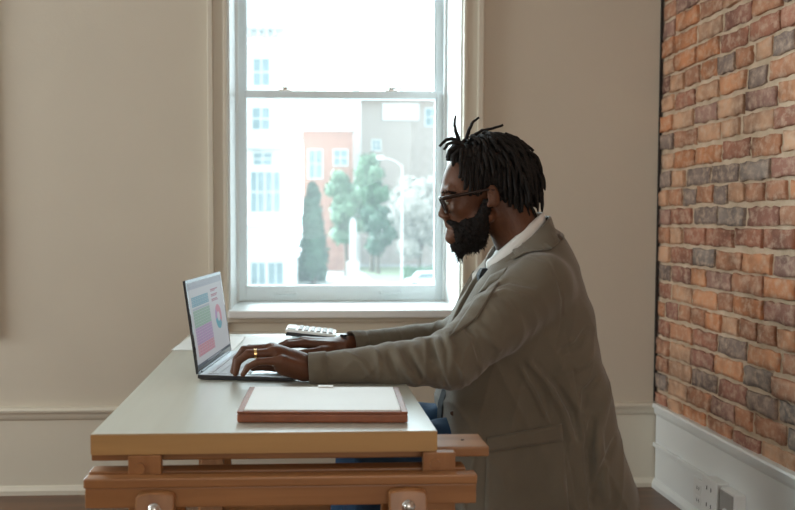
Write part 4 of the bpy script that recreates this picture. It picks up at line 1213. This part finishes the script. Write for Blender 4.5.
# --- jacket
J = Field((0.0, 1.70, 0.375), (0.96, 2.42, 1.17), 0.0036)
JY = 2.075
def lvl(py, x0, x1, hw, yc=JY):
    a, b = at(x0, py, JY), at(x1, py, JY); return ((a.z+b.z)/2, a.x, b.x, yc, hw)
levels = [lvl(228, 528, 554, 0.060), lvl(240, 510, 563, 0.080), lvl(252, 499, 569, 0.115), lvl(265, 487, 575, 0.155), lvl(282, 474, 579, 0.182),
          lvl(305, 461, 583, 0.195), lvl(330, 451, 585, 0.20), lvl(360, 446, 589, 0.20), lvl(395, 444, 596, 0.205), lvl(430, 439, 604, 0.222),
          lvl(460, 439, 611, 0.232), lvl(490, 441, 619, 0.235), lvl(512, 445, 621, 0.235), lvl(540, 448, 622, 0.235)]
def ridge(v, p=3): return (1-np.abs(v))**p
def jdisp(X, Y, Z):
    w_ = 0.25*np.sin(Z*9+X*4)+0.2*np.sin(Y*11+Z*5)
    # long drape folds falling from the armpit towards the back hem
    u = X*0.82+Z*0.42
    low = np.clip((0.95-Z)*4, 0, 1)
    d = 0.0055*ridge(np.sin(u*26+w_*1.8))*low+0.0035*ridge(np.sin((X*0.95-Z*0.25)*41+w_*2+1.3))*low
    d = d+0.0030*np.sin(Z*33+X*14+w_*5)*np.clip((X-0.62)*8, 0, 1)
    return d+0.0015*np.sin(X*37+Z*23)*np.sin(Y*31)
J.loft(levels, 0, 2.15, jdisp, 4.5)
def sdisp(seed, amp=1.0):
    def f(X, Y, Z, t):
        a = np.clip(1.25-np.abs(t-1.0)*1.6, 0.15, 1)*amp
        w_ = 0.5*np.sin(Y*34+seed)+0.5*np.sin(Z*27+X*12)
        return 0.0070*a*ridge(np.sin(X*58+Z*16+w_*1.7+seed), 2.2)+0.0022*amp*np.sin(X*95+Z*70+w_*3)
    return f
def sdisp2(seed, amp=1.0):
    def f(X, Y, Z, t):
        a = np.clip(1.05-t*0.9, 0.12, 1)*amp
        w_ = 0.5*np.sin(Y*34+seed)+0.5*np.sin(Z*27+X*12)
        return 0.0085*a*ridge(np.sin(X*60-Z*22+w_*1.8+seed), 2.2)+0.0014*amp*np.sin(X*105+Z*60+w_*3)
    return f
Nc = at(322, 368.5, 1.83)
def sleeve(sh, el, cu, r, seed, rc):
    mid = sh.lerp(el, 0.55)
    J.cap(sh, mid, r[0], r[1], 0.035, disp=sdisp(seed, 0.5)); J.cap(mid, el, r[1], r[2], 0.02, disp=sdisp(seed))
    m2 = el.lerp(cu, 0.45); J.cap(el, m2, r[2], r[3], 0.02, disp=sdisp2(seed)); J.cap(m2, cu, r[3], rc, 0.015, disp=sdisp2(seed+1, 0.45))
sleeve(at(541, 284, 1.915), at(451, 360, 1.822), Nc, (0.080, 0.076, 0.066, 0.050), 0.6, 0.0385)
Fc = at(360, 344, 2.13)
sleeve(at(530, 274, 2.255), at(455, 338, 2.27), Fc, (0.078, 0.068, 0.056, 0.044), 2.1, 0.036)
# cut the sleeve ends square
for c, e in ((Nc, at(451, 360, 1.822)), (Fc, at(455, 338, 2.27))):
    ax = (c-e).normalized(); q = c+ax*0.045
    J.cap(q, q+ax*0.05, 0.060, 0.060, 0.001, 's'); J.cap(c-ax*0.01, q, 0.030, 0.030, 0.001, 's')
# open front above the button
J.chain([H(476, 250), H(478, 268), H(472, 288), H(456, 322), H(444, 352)], [0.045, 0.034, 0.026, 0.018, 0.010], 0.006, 's')
J.cap(H(550, 200), H(506, 252), 0.074, 0.064, 0.006, 's')
for xx in (0.59, 0.675): J.cap((xx, 2.07, 0.20), (xx, 2.07, 0.44), 0.14, 0.14, 0.01, 's')
# deliberate folds found on the surface
def fold(pts, r, k=0.008, op='u', off=0.0):
    q = []
    for (a, b), (c, d_) in zip(pts, pts[1:]):
        for i in range(5):
            x, y = a+(c-a)*i/5, b+(d_-b)*i/5; h_ = J.hit(x, y)
            if h_ is not None: q.append(h_)
    h_ = J.hit(*pts[-1])
    if h_ is not None: q.append(h_)
    if len(q) < 2: return q
    n = len(q); view = [(p-cam.location).normalized() for p in q]
    q2 = [p+v*off for p, v in zip(q, view)]
    for i in range(n-1):
        if (q2[i+1]-q2[i]).length > 0.06: continue
        ra, rb = [r*(0.45+0.55*math.sin(PI*min(max(t_, 0.04), 0.96))) for t_ in (i/(n-1), (i+1)/(n-1))]
        J.cap(q2[i], q2[i+1], ra, rb, k, op)
    return q
F0 = 0.004
fold([(437, 338), (441, 352), (440, 372)], 0.007, 0.010, off=F0)
fold([(446, 330), (452, 350), (450, 374)], 0.006, 0.010, off=F0)
fold([(413, 348), (420, 362), (432, 380)], 0.006, 0.010, off=F0)
fold([(396, 350), (404, 366), (416, 384)], 0.005, 0.010, off=F0)
fold([(376, 352), (380, 366), (378, 380)], 0.004, 0.008, off=F0)
fold([(345, 352), (362, 362), (372, 376)], 0.004, 0.008, off=F0)
fold([(430, 340), (434, 356), (446, 384)], 0.0055, 0.008, 's')
fold([(405, 350), (411, 364), (422, 382)], 0.005, 0.008, 's')
fold([(388, 352), (392, 366), (398, 382)], 0.0045, 0.008, 's')
fold([(460, 322), (474, 336), (480, 362)], 0.0055, 0.008, 's')
fold([(466, 318), (484, 330), (500, 350)], 0.006, 0.010, off=F0)
fold([(487, 297), (505, 292), (530, 300)], 0.005, 0.010, off=F0)
fold([(490, 288), (508, 280), (535, 286)], 0.005, 0.010, 's')
# armpit to back: drape
fold([(528, 360), (545, 378), (562, 408), (572, 440)], 0.009, 0.012, off=F0)
fold([(520, 366), (536, 390), (548, 420)], 0.008, 0.012, off=F0)
fold([(535, 362), (556, 384), (572, 412), (580, 440)], 0.006, 0.010, 's')
fold([(526, 368), (541, 392), (552, 420)], 0.006, 0.010, 's')
fold([(586, 330), (578, 345), (560, 352)], 0.006, 0.010, 's')
fold([(592, 352), (584, 364), (566, 372)], 0.006, 0.010, off=F0)
fold([(598, 378), (586, 392), (584, 410)], 0.006, 0.010, 's')
fold([(606, 400), (596, 430), (600, 462), (606, 500)], 0.010, 0.014, off=F0)
fold([(592, 420), (588, 450), (592, 505)], 0.007, 0.012, 's')
fold([(615, 440), (606, 462), (590, 500)], 0.006, 0.010, 's')
# seams
fold([(549, 262), (558, 280), (563, 300), (562, 322), (556, 346)], 0.0035, 0.003, 's')
fold([(505, 262), (525, 253), (549, 262)], 0.0030, 0.003, 's')
fold([(566, 330), (572, 360), (580, 400), (588, 450), (592, 508)], 0.0028, 0.003, 's')
fold([(592, 262), (602, 330), (612, 400)], 0.0028, 0.003, 's')
fold([(560, 425), (572, 470), (578, 508)], 0.0030, 0.003, 's')
jk = field_obj('jacket', J, M_jacket, P, 1)

def surf(px, py, off):
    h_ = J.hit(px, py)
    if h_ is None: return None
    v = (h_-cam.location).normalized(); return h_-v*off
def drape(quad, nu, nv, off, th, name, m, parent, label=None):
    """a cloth piece laid on the jacket; quad = four pixel corners"""
    a, b, c, d_ = [Vector(q) for q in quad]; g_ = []
    bm = bmesh.new()
    for i in range(nu+1):
        r_ = []
        for j in range(nv+1):
            u, v = i/nu, j/nv; q = (a*(1-u)+b*u)*(1-v)+(d_*(1-u)+c*u)*v
            r_.append(surf(q.x, q.y, off))
        g_.append(r_)
    V_ = [[None if p is None else bm.verts.new(p) for p in r_] for r_ in g_]
    for i in range(nu):
        for j in range(nv):
            q = (V_[i][j], V_[i+1][j], V_[i+1][j+1], V_[i][j+1])
            if None in q: continue
            if max((q[k].co-q[(k+1) % 4].co).length for k in range(4)) > 0.05: continue
            bm.faces.new(q).smooth = True
    for v in [v for v in bm.verts if not v.link_faces]: bm.verts.remove(v)
    bmesh.ops.recalc_face_normals(bm, faces=bm.faces)
    bmesh.ops.solidify(bm, geom=bm.faces[:], thickness=th)
    o = obj(name, bm, m, parent)
    if label: o['label'] = label
    return o
drape([(487, 440), (562, 426), (571, 530), (484, 532)], 16, 18, 0.0035, -0.005, 'patch_pocket', M_jacket, jk)
drape([(487, 438), (562, 424), (563.5, 441), (487, 453)], 16, 4, 0.0075, -0.004, 'pocket_hem', M_jacket, jk)
# lapels and collar
drape([(490, 275), (507, 267), (476, 318), (449, 337)], 8, 14, 0.006, -0.004, 'lapel', M_jacket, jk)
bm = plate([H(485, 270, 0.055), H(481, 297, 0.04), H(468, 320, 0.03), H(453, 338, 0.03), H(446, 335, 0.035), H(454, 308, 0.08), H(463, 288, 0.09), H(473, 271, 0.088)], 0.005)
obj('lapel', bm, M_jacket, jk, bevel=0.001)
def outward(q, gap):
    q = q.copy()
    for _ in range(14):
        v = J.sample(q)
        if v >= gap: break
        e = 0.004; g3 = Vector([J.sample(q+Vector([e if k == a else 0 for k in range(3)]))-J.sample(q-Vector([e if k == a else 0 for k in range(3)])) for a in range(3)])
        if g3.length < 1e-7: break
        q += g3.normalized()*min(gap-v, 0.006)
    return q
bm = ring_band([(H(495, 269), H(548, 216.0)), (H(491, 271.5), H(550, 217.0)), (H(492, 276), H(553, 228)), (H(496, 281), H(556.5, 238))], None, [0.072, 0.078, 0.096, 0.112], [0.012, 0.012, 0.008, 0.002], -0.90*PI, 0.90*PI, thick=0.005)
for v in bm.verts: v.co = outward(v.co, 0.004)
obj('collar', bm, M_jacket, jk)
# cuffs
for c, e, r_ in ((Nc, at(451, 360, 1.822), 0.0395), (Fc, at(455, 338, 2.27), 0.037)):
    ax = (c-e).normalized(); bm = bmesh.new()
    p0, p1 = c-ax*0.012, c+ax*0.032
    prof = [(p0, r_+0.0005), (p0+ax*0.002, r_+0.0025), (c+ax*0.01, r_+0.002), (p1-ax*0.002, r_+0.0015), (p1, r_), (p1-ax*0.001, r_-0.003), (c, r_-0.005), (p0, r_-0.008)]
    tube(bm, [q[0] for q in prof], [q[1] for q in prof], 32, cap=False)
    # wrong-way tangents on the return lip are avoided by building rings along the axis
    bm.free(); bm = bmesh.new()
    u = ax.orthogonal().normalized(); v = ax.cross(u); rings = []
    for q, rad in prof: rings.append([bm.verts.new(q+(u*math.cos(2*PI*k/32)+v*math.sin(2*PI*k/32))*(rad+0.0005*math.sin(k*1.9))) for k in range(32)])
    for A, B_ in zip(rings, rings[1:]):
        for k in range(32): bm.faces.new((A[k], A[(k+1) % 32], B_[(k+1) % 32], B_[k])).smooth = True
    bmesh.ops.recalc_face_normals(bm, faces=bm.faces)
    obj('cuff', bm, M_jacket, jk)
for (bx_, by_) in ((452.5, 413),):
    p = surf(bx_, by_, 0.0)
    if p is not None: obj('button', TB([p+Vector((0.001, 0.002, 0)), p+Vector((-0.001, -0.0035, 0))], 0.006, 14), M_shoe, jk)
# watch and ring
def band(c, ax, r_, w_, th, m, name, flat=1.0):
    bm = bmesh.new(); ax = ax.normalized(); u = Vector((0, 0, 1)); u = (u-ax*u.dot(ax)).normalized(); v = ax.cross(u); rings = []
    for a_, rad in ((-w_/2, r_), (-w_/2, r_+th), (w_/2, r_+th), (w_/2, r_)):
        rings.append([bm.verts.new(c+ax*a_+(u*math.cos(2*PI*k/24)*flat+v*math.sin(2*PI*k/24))*rad) for k in range(24)])
    for j in range(4):
        for k in range(24): bm.faces.new((rings[j][k], rings[j][(k+1) % 24], rings[(j+1) % 4][(k+1) % 24], rings[(j+1) % 4][k])).smooth = False
    bmesh.ops.recalc_face_normals(bm, faces=bm.faces)
    return obj(name, bm, m, P)
fax = (F_wr-F_el).normalized()
wt = band(F_wr+fax*(-0.004), fax, 0.0268, 0.009, 0.0025, M_black, 'wristwatch')
wc = F_wr+fax*(-0.008); up = (Vector((0, 0, 1))-fax*fax.z).normalized()
obj('watch_case', TB([wc+up*0.027, wc+up*0.033], 0.010, 20), M_charcoal, wt)
rc = nm[1].lerp(npi[1], 0.72); band(rc, npi[1]-nm[1], 0.0102, 0.006, 0.0014, M_gold, 'finger_ring')
